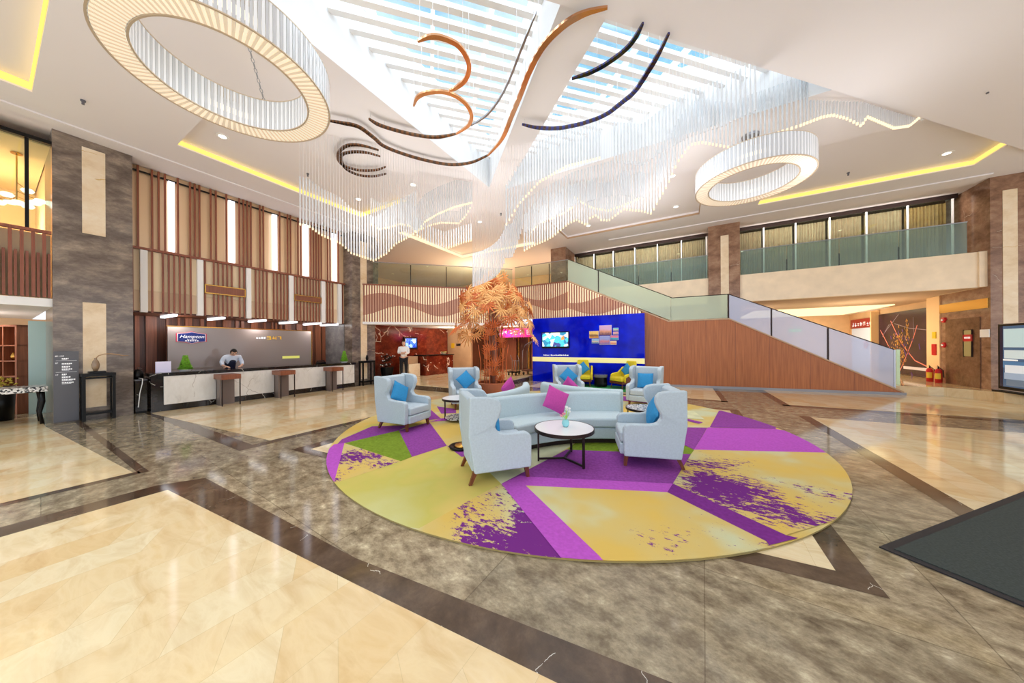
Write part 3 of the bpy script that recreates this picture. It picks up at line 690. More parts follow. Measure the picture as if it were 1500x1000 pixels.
xs=[1.55,2.75,3.95,4.75,6.03]
for a,b_ in zip([1.55,2.85,4.42],[2.80,4.36,6.03]):
    f0=lambda x:2.68-(x-1.53)*2.56/4.71; f1=lambda x:3.58-(x-1.53)*(2.10)/4.5
    gpanel(a,f0(a),f1(a),b_,f0(b_),f1(b_),'glassfb')
rl=MB()
for (xa,za),(xb,zb) in zip(g_top,g_top[1:]): rl.tube([(sx(xa),.037,za+.01),(sx(xb),.037,zb+.01)],.016,8)
rl.build('handrail',M['blackmetal'],st)
for x,z0,z1 in ((2.825,1.98,2.96),(4.39,1.12,2.23),(6.05,.22,1.48),(1.52,2.68,3.58),(-3.15,3.97,4.9)):
    MB().box(sx(x)-.02,.02,z0,sx(x)+.02,.06,z1).build('post',M['blackmetal'] if x!=6.05 else M['steel'],st)
# glass balustrade of the gallery
def glass_rail(label,p0,p1,z0,z1,n,m='glassg',postm='blackmetal',phalf=.02):
    p0,p1=Vector(p0),Vector(p1); d=(p1-p0).normalized(); L=(p1-p0).length
    r=thing('glass_balustrade',label,'balustrade',(p0.x,p0.y,z0),math.atan2(d.y,d.x))
    for i in range(n):
        MB().box(L*i/n+.008,-.007,0,L*(i+1)/n-.008,.007,z1-z0).build('glass_panel',M[m],r)
        if i: MB().box(L*i/n-phalf,.008,.0,L*i/n+phalf,.03,(z1-z0)*(.97 if m!='glassg' else .45)).build('post',M[postm],r)
    MB().box(0,-.018,z1-z0+.001,L,.018,z1-z0+.03).build('top_rail',M['steel'],r)
    return r
glass_rail('clear glass balustrade on the corner gallery left of the orange tree',A+dd*.4-nn*.12,Bc-nn*.12,4.46,5.45,4,'glassc')
glass_rail('clear glass balustrade above the blue wall right of the orange tree',Bc+Vector((.05,.1)),(-4.47,13.0),4.57,5.52,3,'glassc')
# ------------------------------------------------------------------ right balcony
bl=MB(); bl.box(-4.6,15.1,3.39,7.9,15.3,4.48); struct('wall_balcony_front',bl,M['balcony'])
bl=MB(); bl.box(-4.6,15.3,3.39,7.9,21.2,3.45); bl.box(7.9,17.01,3.39,8.7,21.2,3.45); struct('ceiling_corridor',bl,M['soffit'])
bl=MB(); bl.box(-4.6,15.3,4.3,7.9,16.6,4.46); struct('floor_balcony',bl,M['beige_wall'])
glass_rail('green tinted glass balustrade on the balcony left of the marble column',(-4.5,15.14),(.93,15.14),4.49,5.44,4)
glass_rail('green tinted glass balustrade on the balcony right of the marble column',(2.05,15.14),(7.72,15.14),4.49,5.44,4)
column('column_balcony',.95,15.02,2.02,15.9,M['pier_r'],[(1.38,15.008,2.9,1.65,15.03,6.15)])
column('column_stair_head',-5.9,14.5,-5.1,16.3,M['pier_r'],[])
RC=column('column_right',8.05,14.95,13,17.0,M['pier_r'],[(8.27,14.938,.29,8.53,14.96,6.2)])
# curtain wall: glass with mullions, and one pair of curtains per bay
mu=[-5.1,-4.06,-3.07,-2.04,-1.03,-.03,.94,2.02,2.94,3.93,4.9,5.87,6.86,7.85]
gw=MB(); gw.box(-5.1,16.0,4.46,7.9,16.012,6.6); win=struct('window_4',gw,M['glassc'])
fr=MB()
for x in mu: fr.box(x-.02,15.96,4.46,x+.02,16.0,6.55)
struct('window_frame',fr,M['white'],win)
fr=MB(); fr.box(-5.1,15.95,6.5,7.95,16.05,6.645); struct('trim_7',fr,M['blackmetal'])
M['curtain']=flat('olive_brown_curtain',(204,166,144),.8,noise=.12,nscale=6)
M['curtain2']=flat('ochre_curtain',(184,136,92),.8,noise=.2,nscale=6)
nm=['first','second','third','fourth','fifth','sixth','seventh']
left_i=right_i=0
for i,(a,b_) in enumerate(zip(mu,mu[1:])):
    if a<.9<b_+.5 and 0.9<a<2: continue
    cm=MB(); L=b_-a-.06; n=44
    F=[(L*j/n-L/2,.035*math.sin(j*1.55+i)+.012*math.sin(j*.7+2*i)) for j in range(n+1)]
    Bk=[(x,y+.012) for x,y in F]
    cm.prism(F+Bk[::-1],0,2.0)
    o=cm.build('curtain',M['curtain2'] if i==12 else M['curtain'],loc=((a+b_)/2,16.25,4.47))
    if b_<1.2: lab=nm[left_i]+' pleated brown curtain from the left, on the balcony left of the marble column'; left_i+=1
    else: lab=nm[right_i]+' pleated brown curtain from the marble column, on the right balcony'; right_i+=1
    tag(o,lab,'curtain','curtains behind the balcony glass')
w=MB(); w.box(-5.1,16.5,4.46,7.95,16.6,6.64); struct('wall_balcony_back',w,M['darkwood'])
# corridor under the balcony
w=MB(); w.box(8.6,17.6,.28,8.8,25.4,3.39); struct('wall_corridor_right',w,M['beige_wall'])
w=MB(); w.box(-4,25.4,0,9,25.5,3.4); struct('wall_corridor_back',w,M['beige_wall'])
w=MB(); w.box(-4.6,21.2,3.39,9,25.4,3.45); struct('ceiling_corridor_back',w,M['ceiling'])
w=MB(); w.box(3.2,19.5,3.34,8.0,24.4,3.385); o=w.build('cove_light',M['covew']); tag(o,'warm glowing ceiling panel in the corridor under the right balcony','light strip','cove light strips in the ceiling trays')
w=MB(); w.box(7.9,15.05,3.4,8.05,17,4.48); struct('trim_8',w,M['balcony'])
w=MB(); w.box(8.02,16.96,.28,8.62,17.62,3.38); struct('column_corridor',w,M['plaster'])
w=MB(); w.box(8.03,15.3,.28,8.055,16.7,2.5); struct('door_1',w,M['door_marble'])
w=MB(); w.box(8.02,15.0,2.75,8.05,16.96,3.05); struct('trim_9',w,M['gold'])
# ------------------------------------------------------------------ recess under the gallery
w=MB(); w.box(-12.8,8.9,0,-12.65,14.2,2.7); struct('wall_bar',w,M['red_marble'])
w=MB(); w.box(-12.8,14.2,0,-10.85,14.35,2.7); struct('wall_tan',w,M['tan'])
w=MB(); w.box(-10.85,16.5,0,-4.4,16.6,2.7); struct('wall_lift_lobby',w,M['darkwood'])
w=MB(); 
for x in (-10.2,-8.9,-8.2): w.box(x,16.4,.2,x+.1,16.49,2.5)
struct('trim_10',w,M['gold'])
w=MB(); w.box(-10.0,16.38,.2,-9.0,16.46,2.3); struct('door_2',w,M['midwood'])
w=MB(); w.box(-7.95,16.38,.2,-7.1,16.46,2.3); struct('door_3',w,M['midwood'])
w=MB(); w.box(-4.55,13.2,0,-4.4,16.5,2.7); struct('wall_lobby_side',w,M['darkwood'])
w=MB(); w.box(-10.95,14.36,0,-10.85,16.49,2.7); struct('wall_lobby_left',w,M['darkwood'])
bw=struct('wall_blue',MB().box(-6.18,12.85,0,-1.3,13.15,2.94),M['bluewall'])
bb=MB().box(-6.18,12.838,.94,-1.3,12.852,1.15).build('yellow_band',flat('pale_yellow_band',(246,240,170),.4,emit=.25),bw); bb['kind']='structure'
# ------------------------------------------------------------------ seating
def wing_chair():
    r=thing('wing_chair','x','armchair',(0,0,0),0,'pale blue wing armchairs on the carpet')
    prof=[(-.36,.15),(.36,.15),(.37,.52),(.345,.57),(.29,.592),(.02,.60),(-.06,.62),(-.105,.68),(-.10,.75),(-.06,.82),(-.03,.90),(-.035,.98),(-.08,1.03),(-.17,1.055),(-.42,1.07),(-.43,.60)]
    for s in (-1,1):
        t=MB(); y0=.29*s; 
        # the wing flares outwards a little
        A=[(a,y0+(s*.03 if b>.7 else 0),b) for a,b in prof]; B=[(a,y0+s*.105+(s*.03 if b>.7 else 0),b) for a,b in prof]
        n=len(prof); t.add(A+B,[tuple(range(n-1,-1,-1)),tuple(range(n,2*n))]+[(i,(i+1)%n,n+(i+1)%n,n+i) for i in range(n)])
        t.build('arm_wing',M['fabric'],r,bevel=.022,seg=3)
    b=MB(); pts=[(-.40,.28),(-.24,.28),(-.29,1.02),(-.32,1.045),(-.405,1.05),(-.425,1.03)]
    b.extr(pts,(0,-.315,0),(1,0,0),(0,0,1),(0,.63,0)); b.build('backrest',M['fabric'],r,bevel=.02,seg=3)
    MB().box(-.38,-.30,.15,.405,.30,.30).build('seat_frame',M['fabric'],r,bevel=.02)
    MB().box(-.26,-.285,.305,.40,.285,.455).build('seat_cushion',M['fabric'],r,bevel=.035,seg=3)
    for x,y,dx,dy in ((.32,.30,.02,.01),(.32,-.30,.02,-.01),(-.33,.29,-.07,.02),(-.33,-.29,-.07,-.02)):
        l=MB(); a=.028;c=.019
        l.add([(x-a,y-a,.155),(x+a,y-a,.155),(x+a,y+a,.155),(x-a,y+a,.155),(x+dx-c,y+dy-c,0),(x+dx+c,y+dy-c,0),(x+dx+c,y+dy+c,0),(x+dx-c,y+dy+c,0)],
              [(0,1,2,3),(7,6,5,4),(0,4,5,1),(1,5,6,2),(2,6,7,3),(3,7,4,0)])
        l.build('leg',M['leg'],r)
    return r
CZc=.022
spots=[((-2.19,3.39),math.radians(48),'pale blue wing armchair seen from behind, nearest left of the round white table'),
       ((-.47,4.80),math.radians(197),'pale blue wing armchair right of the round white table, facing left'),
       ((-5.05,4.35),math.radians(6),'pale blue wing armchair standing alone at the far left of the carpet'),
       ((-5.22,6.55),math.radians(-42),'pale blue wing armchair in front of the terracotta planter'),
       ((-3.02,8.78),math.radians(-58),'pale blue wing armchair in front of the left yellow chair'),
       ((-.93,9.05),math.radians(-98),'pale blue wing armchair before the wood stair wall, its blue cushion set square')]
proto=wing_chair(); chairs=[]
for i,((x,y),a,lab) in enumerate(spots):
    if i==0: proto.location=(x,y,CZc); proto.rotation_euler=(0,0,a); proto['label']=lab; chairs.append(proto)
    else: chairs.append(dup(proto,(x,y,CZc),a,lab))
def pillow(name,size,thick,m,loc,rot,label,group):
    n=14; v=[];f_=[]; mb=MB()
    for side in (1,-1):
        base=len(mb.v)
        for i in range(n+1):
            for j in range(n+1):
                u=-1+2*i/n; w=-1+2*j/n
                h=max(0,(1-u*u)*(1-w*w))**.42
                k=1-.05*(1-abs(u)**2)*abs(w)**3-.0; k2=1-.05*(1-abs(w)**2)*abs(u)**3
                mb.v.append((u*size/2*k2,w*size/2*k,side*thick/2*h))
        for i in range(n):
            for j in range(n):
                q=base+i*(n+1)+j; mb.f.append([q,q+1,q+n+2,q+n+1]); mb.m.append(0)
    o=mb.build(name,M[m],smooth=True)
    o.matrix_world=Matrix.Translation(loc)@rot
    return tag(o,label,'cushion',group)
def on_chair(i,fx,side,z,spin,tilt,label,size=.42):
    c=chairs[i]; a=c.rotation_euler.z
    p=Vector((fx,side,z)); p.rotate(Matrix.Rotation(a,3,'Z')); p+=c.location
    # pillow normal along chair's facing, tilted back, spun in its own plane
    R=Matrix.Rotation(a,4,'Z')@Matrix.Rotation(PI/2-tilt,4,'Y')@Matrix.Rotation(spin,4,'Z')
    pillow('cushion',size,.15,'blue',p,R,label,'blue cushions on the wing armchairs')
on_chair(0,-.05,-.02,.69,0,.16,'blue cushion mostly hidden in the armchair seen from behind',.42)
on_chair(1,-.10,-.02,.70,PI/4,.25,'blue cushion on the armchair right of the round white table',.40)
on_chair(2,-.08,-.06,.71,PI/4+.25,.28,'blue cushion on the armchair standing alone at the left',.40)
on_chair(3,-.10,.04,.72,PI/4-.1,.25,'blue cushion on the armchair in front of the planter',.40)
on_chair(4,-.08,.02,.72,PI/4,.28,'blue cushion standing on its corner in the armchair before the yellow chair',.42)
on_chair(5,-.10,.0,.67,.02,.25,'blue cushion set square on the armchair before the wood stair wall',.42)

def curved_sofa(Va,Vb,outward,sag,label):
    Va,Vb=Vector(Va),Vector(Vb); c=(Vb-Va).length; mid=(Va+Vb)/2; n=Vector(outward).normalized(); d=(Vb-Va).normalized(); n=(n-d*n.dot(d)).normalized()
    R=(c*c/4+sag*sag)/(2*sag); C=mid+n*(R-sag); ha=math.asin(c/2/R); a_mid=math.atan2(-n.y,-n.x)
    r=thing('curved_sofa',label,'sofa',(C.x,C.y,CZc),0,'curved pale blue sofas standing back to back')
    a0,a1=a_mid-ha,a_mid+ha
    def sector(prof,m,name,b0=a0,b1=a1,bev=.03,seg=3):
        mb=MB(); N=26; np_=len(prof)
        for k in range(N+1):
            t=b0+(b1-b0)*k/N
            for (q,z) in prof: mb.v.append((q*math.cos(t),q*math.sin(t),z))
        for k in range(N):
            for i in range(np_):
                j=(i+1)%np_; mb.f.append([k*np_+i,k*np_+j,(k+1)*np_+j,(k+1)*np_+i]); mb.m.append(0)
        mb.f.append(list(range(np_))); mb.m.append(0); mb.f.append([N*np_+i for i in range(np_-1,-1,-1)]); mb.m.append(0)
        return mb.build(name,M[m],r,bevel=bev,seg=seg)
    sector([(R-.70,.0),(R-.06,.0),(R-.06,.07),(R-.70,.07)],'blackmetal','plinth',a0+.02,a1-.02,0)
    sector([(R-.76,.075),(R-.0,.075),(R-.0,.27),(R-.76,.27)],'sofa','base')
    h=.008
    sector([(R-.79,.275),(R-.17,.275),(R-.17,.44),(R-.79,.44)],'sofa','seat_cushion',a0+.004,a1-.004,.045,4)
    sector([(R-.22,.30),(R,.272),(R+.0,.70),(R-.03,.77),(R-.10,.79),(R-.16,.76)],'sofa','backrest',a0,a1,.03)
    return r
V1,V2,V3=(-2.95,4.28),(-3.14,6.60),(-1.06,6.05)
curved_sofa(V1,V3,(.68,-.73),.30,'curved pale blue sofa behind the round white table, facing the camera')
curved_sofa((-3.08,4.42),(-3.28,6.62),(-1,-.05),.26,'curved pale blue sofa facing the planter, its back to the others')
curved_sofa((-3.04,6.72),(-1.02,6.22),(.28,1),.24,'curved pale blue sofa facing the blue wall, seen from behind')
def free_pillow(loc,face,tilt,spin,m,label,size=.42,group='magenta cushions on the curved sofas'):
    R=Matrix.Rotation(face,4,'Z')@Matrix.Rotation(PI/2-tilt,4,'Y')@Matrix.Rotation(spin,4,'Z')
    pillow('cushion',size,.15,m,Vector(loc),R,label,group)
free_pillow((-1.97,5.05,.72),math.radians(-40),.35,PI/4+.28,'pink','magenta cushion propped up on the sofa behind the round white table',.42)
free_pillow((-3.68,6.28,.68),math.radians(175),.3,PI/4,'pink','magenta cushion at the end of the sofa facing the planter',.42)
free_pillow((-2.28,6.76,.70),math.radians(70),.3,PI/4,'pink','magenta cushion peeking over the back of the sofa seen from behind',.42)

# ------------------------------------------------------------------ coffee tables
def round_table(loc,rad,h,top,label,rz,n=3,shelf=False):
    r=thing('coffee_table',label,'table',loc,rz,'round coffee tables on the carpet')
    MB().lathe((0,0,0),[(0,h-.022),(rad-.012,h-.022),(rad-.012,h),(0,h)],48).build('tabletop',M[top],r)
    MB().lathe((0,0,0),[(rad-.012,h-.045),(rad,h-.045),(rad,h+.002),(rad-.012,h+.002),(rad-.012,h-.045)],48).build('rim',M['blackmetal'],r)
    lr=rad*.88
    for k in range(n):
        a=2*PI*k/n; x,y=lr*math.cos(a),lr*math.sin(a)
        l=MB(); l.obox((x,y),(math.cos(a),math.sin(a)),.022,.032,0,h-.03); l.build('leg',M['blackmetal'],r)
        l=MB(); l.obox((x/2,y/2),(math.cos(a),math.sin(a)),lr,.024,.02,.045)
        l.build('stretcher',M['blackmetal'],r)
    if shelf: MB().lathe((0,0,0),[(0,.05),(rad*.82,.05),(rad*.82,.07),(0,.07)],36).build('mosaic_shelf',M['mosaic'],r)
    return r
M['white_top']=flat('white_quartz_top',(238,240,242),.18)
round_table((-1.51,4.18,CZc),.43,.48,'white_top','round white table with a flower vase, black legs, between the armchairs',math.radians(213))
round_table((-4.42,5.33,CZc),.38,.50,'white_top','smaller round white table half hidden behind the nearest armchair',math.radians(200),3,True)
tb3=round_table((-.72,7.15,CZc),.40,.30,'mosaic','low round black and white mosaic table behind the right armchair',math.radians(190))
MB().box(-.40,-.012,.0,-.37,.012,.56).build('handle_post',M['blackmetal'],tb3)
fv=thing('flower_vase','small turquoise vase with pink and white flowers on the round white table','vase',(-1.50,4.22,.505))
MB().lathe((0,0,0),[(0,0),(.035,0),(.052,.03),(.055,.06),(.042,.09),(.03,.105),(.026,.105),(.0,.09)],20).build('vase_body',flat('turquoise_glass',(150,216,224),.15),fv,smooth=True)
random.seed(2)
for i,(x,y,z,col) in enumerate([(-.05,-.03,.15,0),(-.03,.02,.17,0),(.02,.0,.24,1),(.05,.03,.21,1),(.03,-.03,.28,1),(-.0,.03,.27,1),(.06,.0,.26,1)]):
    s=MB().tube([(0,0,.09),(x*.6,y*.6,z*.7),(x,y,z)],.003,5); s.build('stem',M['topiary'],fv)
    b=MB()
    for k in range(6):
        a=k*1.05; p=.03 if col==0 else .02
        b.add([(x,y,z),(x+p*math.cos(a),y+p*math.sin(a),z+.012),(x+p*1.3*math.cos(a+.4),y+p*1.3*math.sin(a+.4),z+.02),(x+p*math.cos(a+.8),y+p*math.sin(a+.8),z+.012)],[(0,1,2,3)])
    b.lathe((x,y,z),[(0,-.01),(.02,0),(.015,.02),(0,.025)],8)
    b.build('blossom',flat('pink_petal',(244,150,176),.6) if col==0 else M['white'],fv)
l=MB()
for a in (0.4,1.6,2.9,4.1,5.4): l.add([(0,0,.1),(.03*math.cos(a),.03*math.sin(a),.15),(.07*math.cos(a),.07*math.sin(a),.19),(.035*math.cos(a+.5),.035*math.sin(a+.5),.14)],[(0,1,2,3)])
l.build('leaves',M['topiary'],fv)
ds=thing('round_dish','round black dish with a golden centre on the carpet by the nearest armchair','dish',(-3.18,3.90,CZc))
MB().lathe((0,0,0),[(0,0),(.2,0),(.21,.03),(.17,.035),(.15,.02),(0,.02)],28).build('dish_body',M['black'],ds,smooth=True)
MB().lathe((0,0,.021),[(0,0),(.13,0),(.11,.03),(0,.04)],20).build('golden_centre',M['gold'],ds,smooth=True)

# ------------------------------------------------------------------ planter and orange metal palm
PX,PY=-5.12,7.85
pl=thing('planter','round terracotta coloured two tier planter under the orange tree','planter',(PX,PY,CZc))
MB().lathe((0,0,0),[(0,0),(.56,0),(.56,.30),(.6,.30),(.6,.54),(.55,.56),(.50,.54),(.50,.40),(0,.40)],48).build('planter_body',M['planter'],pl)
MB().lathe((0,0,.401),[(0,0),(.495,0),(.495,.04),(0,.06)],32).build('pebbles',M['black'],pl)
tr_=thing('orange_palm_tree','orange metal palm tree sculpture with fan leaves, standing in the round planter','tree',(PX,PY,.47))
mm=MB(); mm.box(-.05,-.05,0,.05,.05,3.05)
mm.tube([(.08,-.07,0),(.08,-.07,2.6)],.03,8); mm.tube([(-.07,-.08,0),(-.08,-.09,2.4)],.03,8); mm.tube([(.02,.1,0),(.02,.1,2.8)],.03,8); mm.build('trunk',M['midwood'],tr_)
pa=MB(); random.seed(8)
for k in range(6):
    a=k*PI/3+.3; r0=.30; c,s=math.cos(a),math.sin(a)
    pa.tube([(r0*c,r0*s,0),(r0*c*.96,r0*s*.96,1.0),(r0*c*.8,r0*s*.8,2.0)],.012,6)
    c2,s2=math.cos(a+.5),math.sin(a+.5); pa.tube([(.42*c2,.42*s2,0),(.4*c2,.4*s2,.7),(.48*c2,.48*s2,1.25)],.010,6)
pa.build('stems',M['trunk'],tr_)
def fan(mb,o,fwd,up,size,n=11,spread=2.7,wid=.075):
    o,fwd,up=Vector(o),Vector(fwd).normalized(),Vector(up).normalized(); side=fwd.cross(up).normalized(); up=side.cross(fwd).normalized()
    for i in range(n):
        t=-spread/2+spread*i/(n-1); d=fwd*math.cos(t)+side*math.sin(t); L=size*(.72+.28*math.cos(t*.9))*random.uniform(.9,1.05)
        p=up.cross(d).normalized()*wid*size; m_=o+d*L*.45; e=o+d*L-up*(.1*L); h=up*(-.02*size); k=up*.006
        mb.add([o,m_-p+h,e,m_+p+h,m_+up*.02*size, o-k,m_-p+h-k,e-k,m_+p+h-k],[(0,1,4),(1,2,4),(2,3,4),(3,0,4),(5,8,7,6)])
# cladding of fan leaves up the trunk: flat sprays in shallow tiers
for k in range(20):
    z=.12+.09*k+random.uniform(0,.05); a=k*2.4; c,s=math.cos(a),math.sin(a); mb=MB()
    fan(mb,(.25*c-.12*s*math.sin(k),.25*s+.12*c*math.sin(k),z),(c*.25,s*.25,1.0),(c,s,-.2),random.uniform(.34,.44),9,2.6,.05)
    mb.build('trunk_leaf',M['trunk'],tr_)
for k in range(78):
    a=k*2.39996; c,s=math.cos(a),math.sin(a); mb=MB()
    q=((k*29)%78)/78                                   # 0 at the top of the crown, 1 at the drooping skirt
    R=.18+1.08*math.sin(min(1,q*1.15)*PI/2)**.8*random.uniform(.8,1.05); z=3.02-.18*q-1.35*q**2.1+random.uniform(-.12,.14)
    st_=[(.05*c,.05*s,2.4),(R*.5*c,R*.5*s,max(z+.15,2.3)),(R*c,R*s,z)]
    mb.tube(st_,[.011,.009,.006],5)
    n_=Vector((c,s,.35-.2*q))                         # the fan turns its face outwards
    dn=Vector((.25*c-random.uniform(-.9,.9)*s,.25*s+random.uniform(-.9,.9)*c,-.75))
    fan(mb,st_[-1],dn,n_,random.uniform(.34,.46),9,3.6,.062)
    if k%2: fan(mb,(R*.72*c,R*.72*s,z+.28),Vector((.3*c+random.uniform(-.9,.9)*s,.3*s-random.uniform(-.9,.9)*c,-.3)),n_,random.uniform(.3,.4),9,3.4,.062)
    mb.build('frond',M['leaf'] if k%5 else M['trunk'],tr_)

# ------------------------------------------------------------------ yellow corner by the blue wall
gr=MB().box(-4.6,11.3,.004,-1.25,12.8,.016).build('green_rug',M['greenrug']); tag(gr,'green rug under the yellow chairs in front of the blue wall','rug')
def yellow_chair():
    r=thing('yellow_chair','x','armchair',(0,0,0),0,'yellow armchairs before the blue wall')
    MB().box(-.30,-.36,.19,.40,.36,.28).build('wood_shell',M['leg'],r,bevel=.02)
    MB().box(-.28,-.32,.285,.42,.32,.44).build('seat',M['yellow'],r,bevel=.04,seg=3)
    b=MB(); pts=[(-.36,.26),(-.24,.26),(-.33,1.03),(-.38,1.05),(-.44,1.02)]
    A=[(x,-.34+(.12 if z>.9 else 0),z) for x,z in pts]; B=[(x,.34-(.12 if z>.9 else 0),z) for x,z in pts]; n=len(pts)
    b.add(A+B,[tuple(range(n-1,-1,-1)),tuple(range(n,2*n))]+[(i,(i+1)%n,n+(i+1)%n,n+i) for i in range(n)]); b.build('backrest',M['yellow'],r,bevel=.03,seg=3)
    for s in (-1,1):
        p=[(-.36,.26),(.30,.26),(.31,.50),(.25,.56),(-.05,.60),(-.28,.80),(-.38,.80)]
        MB().extr(p,(0,.325*s,0),(1,0,0),(0,0,1),(0,.08*s,0)).build('armrest',M['yellow'],r,bevel=.025,seg=3)
        MB().extr([(-.37,.24),(.28,.24),(.27,.44),(-.26,.66),(-.38,.70)],(0,.406*s,0),(1,0,0),(0,0,1),(0,.012*s,0)).build('side_panel',M['leg'],r)
    for x,y in ((.33,.28),(.33,-.28),(-.27,.28),(-.27,-.28)):
        MB().tube([(x,y,.195),(x*1.08,y*1.08,0)],[.024,.014],8).build('leg',M['leg'],r)
    return r
yc=yellow_chair(); yc.location=(-3.62,12.3,.02); yc.rotation_euler=(0,0,math.radians(-76)); yc['label']='yellow armchair left of the black side table, facing straight out'
y2=dup(yc,(-1.98,12.2,.02),math.radians(-128),'yellow armchair right of the black side table, turned to the left')
chairs+=[yc,y2]
def on_y(i,label,spin,side=0):
    c=chairs[i]; a=c.rotation_euler.z; p=Vector((-.10,side,.70)); p.rotate(Matrix.Rotation(a,3,'Z')); p+=c.location
    pillow('cushion',.42,.15,'blue',p,Matrix.Rotation(a,4,'Z')@Matrix.Rotation(PI/2-.2,4,'Y')@Matrix.Rotation(spin,4,'Z'),label,'blue cushions on the yellow armchairs')
on_y(6,'blue cushion on the left yellow armchair',PI/4-.1); on_y(7,'blue cushion on the right yellow armchair',PI/4+.15,.05)
sdt=thing('side_table','black drum side table between the yellow armchairs','table',(-2.88,12.3,.02))
MB().lathe((0,0,0),[(0,0),(.24,0),(.26,.1),(.24,.38),(.0,.38)],28).build('drum',M['black'],sdt,smooth=False)
MB().lathe((0,0,.381),[(0,0),(.27,0),(.27,.10),(0,.10)],28).build('top_drum',flat('smoky_glass',(108,112,118),.1),sdt)
# television and pictures on the blue wall
def screen_mat(name,stops,emit,scale,seed):
    m,N,L,b=base_mat(name,.15); v=coords(N,L,(1,1,1)); tc=N.new('ShaderNodeVectorMath'); tc.operation='ADD'; tc.inputs[1].default_value=(seed*3.1,seed*1.7,seed); L.new(v,tc.inputs[0])
    vo=N.new('ShaderNodeTexVoronoi'); vo.inputs['Scale'].default_value=scale; L.new(tc.outputs[0],vo.inputs['Vector']); s=N.new('ShaderNodeSeparateColor'); L.new(vo.outputs['Color'],s.inputs[0])
    r=ramp(N,stops); r.color_ramp.interpolation='CONSTANT'; L.new(s.outputs[0],r.inputs['Fac']); L.new(r.outputs['Color'],b.inputs['Base Color'])
    if emit: L.new(r.outputs['Color'],b.inputs['Emission Color']); b.inputs['Emission Strength'].default_value=emit
    return m
YB=12.85
tv=thing('television','wide television with a bright picture, mounted on the blue wall','television',(-5.02,YB-.046,1.92))
MB().box(-.66,-.03,-.36,.66,.04,.38).build('casing',M['black'],tv,bevel=.008)
MB().box(-.62,-.036,-.29,.62,-.031,.34).build('screen',screen_mat('tv_picture',[(0,(70,190,206)),(.3,(196,216,226)),(.55,(40,130,170)),(.72,(236,236,240)),(.88,(60,70,140)),(.95,(226,140,70))],1.0,5.5,1),tv)
def land_mat(name,sky,mid,low,seed):
    m,N,L,b=base_mat(name,.4); tc=N.new('ShaderNodeTexCoord'); s=N.new('ShaderNodeSeparateXYZ'); L.new(tc.outputs['Generated'],s.inputs[0])
    n=noise(N,L,coords(N,L),9+seed,5); z=mth(N,L,'ADD',s.outputs['Z'],mth(N,L,'MULTIPLY',mth(N,L,'SUBTRACT',n,.5),.5)); r=ramp(N,[(.1,low),(.42,mid),(.62,sky)]); L.new(z,r.inputs['Fac']); L.new(r.outputs['Color'],b.inputs['Base Color']); return m
pics=[(-3.48,2.28,-3.08,1.98,(240,200,120),(120,84,60),(214,150,70),'wide picture of sandy hills, left of the largest picture on the blue wall'),
 (-3.05,2.51,-2.55,2.09,(214,176,216),(226,160,130),(120,76,96),'largest picture, a pink evening skyline, topmost on the blue wall'),
 (-2.49,2.39,-2.28,2.26,(90,190,210),(230,190,150),(60,130,160),'small turquoise picture at the top right of the group on the blue wall'),
 (-2.49,2.23,-2.28,2.12,(220,150,170),(230,200,190),(150,90,120),'small pink picture below the turquoise one on the blue wall'),
 (-3.37,1.96,-3.08,1.76,(150,190,226),(230,200,170),(80,140,180),'small beach picture at the lower left of the group on the blue wall'),
 (-3.05,2.06,-2.63,1.70,(150,160,220),(210,130,140),(140,120,180),'violet harbour picture directly under the pink skyline picture'),
 (-2.60,2.08,-2.28,1.89,(230,120,150),(60,180,200),(40,120,170),'picture of a red sky over turquoise sea at the right of the group'),
 (-2.61,1.86,-2.36,1.70,(240,200,170),(226,120,80),(220,180,160),'smallest low picture with an orange sun under the sea picture')]
for i,(xa,za,xb,zb,c1,c2,c3,lab) in enumerate(pics):
    p=thing('picture',lab,'picture',((xa+xb)/2,YB-.02,(za+zb)/2),0,'pictures on the blue wall'); w2,h2=(xb-xa)/2,(za-zb)/2
    MB().box(-w2,-.0,-h2,w2,.018,h2).build('frame',M['white'],p)
    MB().box(-w2+.006,-.006,-h2+.006,w2-.006,-.001,h2-.006).build('print',land_mat('print_%d'%i,c1,c2,c3,i),p)
# small white line of lettering under the television
random.seed(21); lt_=MB(); x=-5.62
while x<-4.45:
    w_=random.uniform(.02,.06); lt_.box(x,YB-.006,1.215,x+w_,YB-.001,1.215+random.uniform(.03,.06)); x+=w_+.015+(.05 if random.random()<.2 else 0)
o=lt_.build('wall_lettering',M['text_white']); tag(o,'small white line of lettering on the blue wall under the television','lettering')
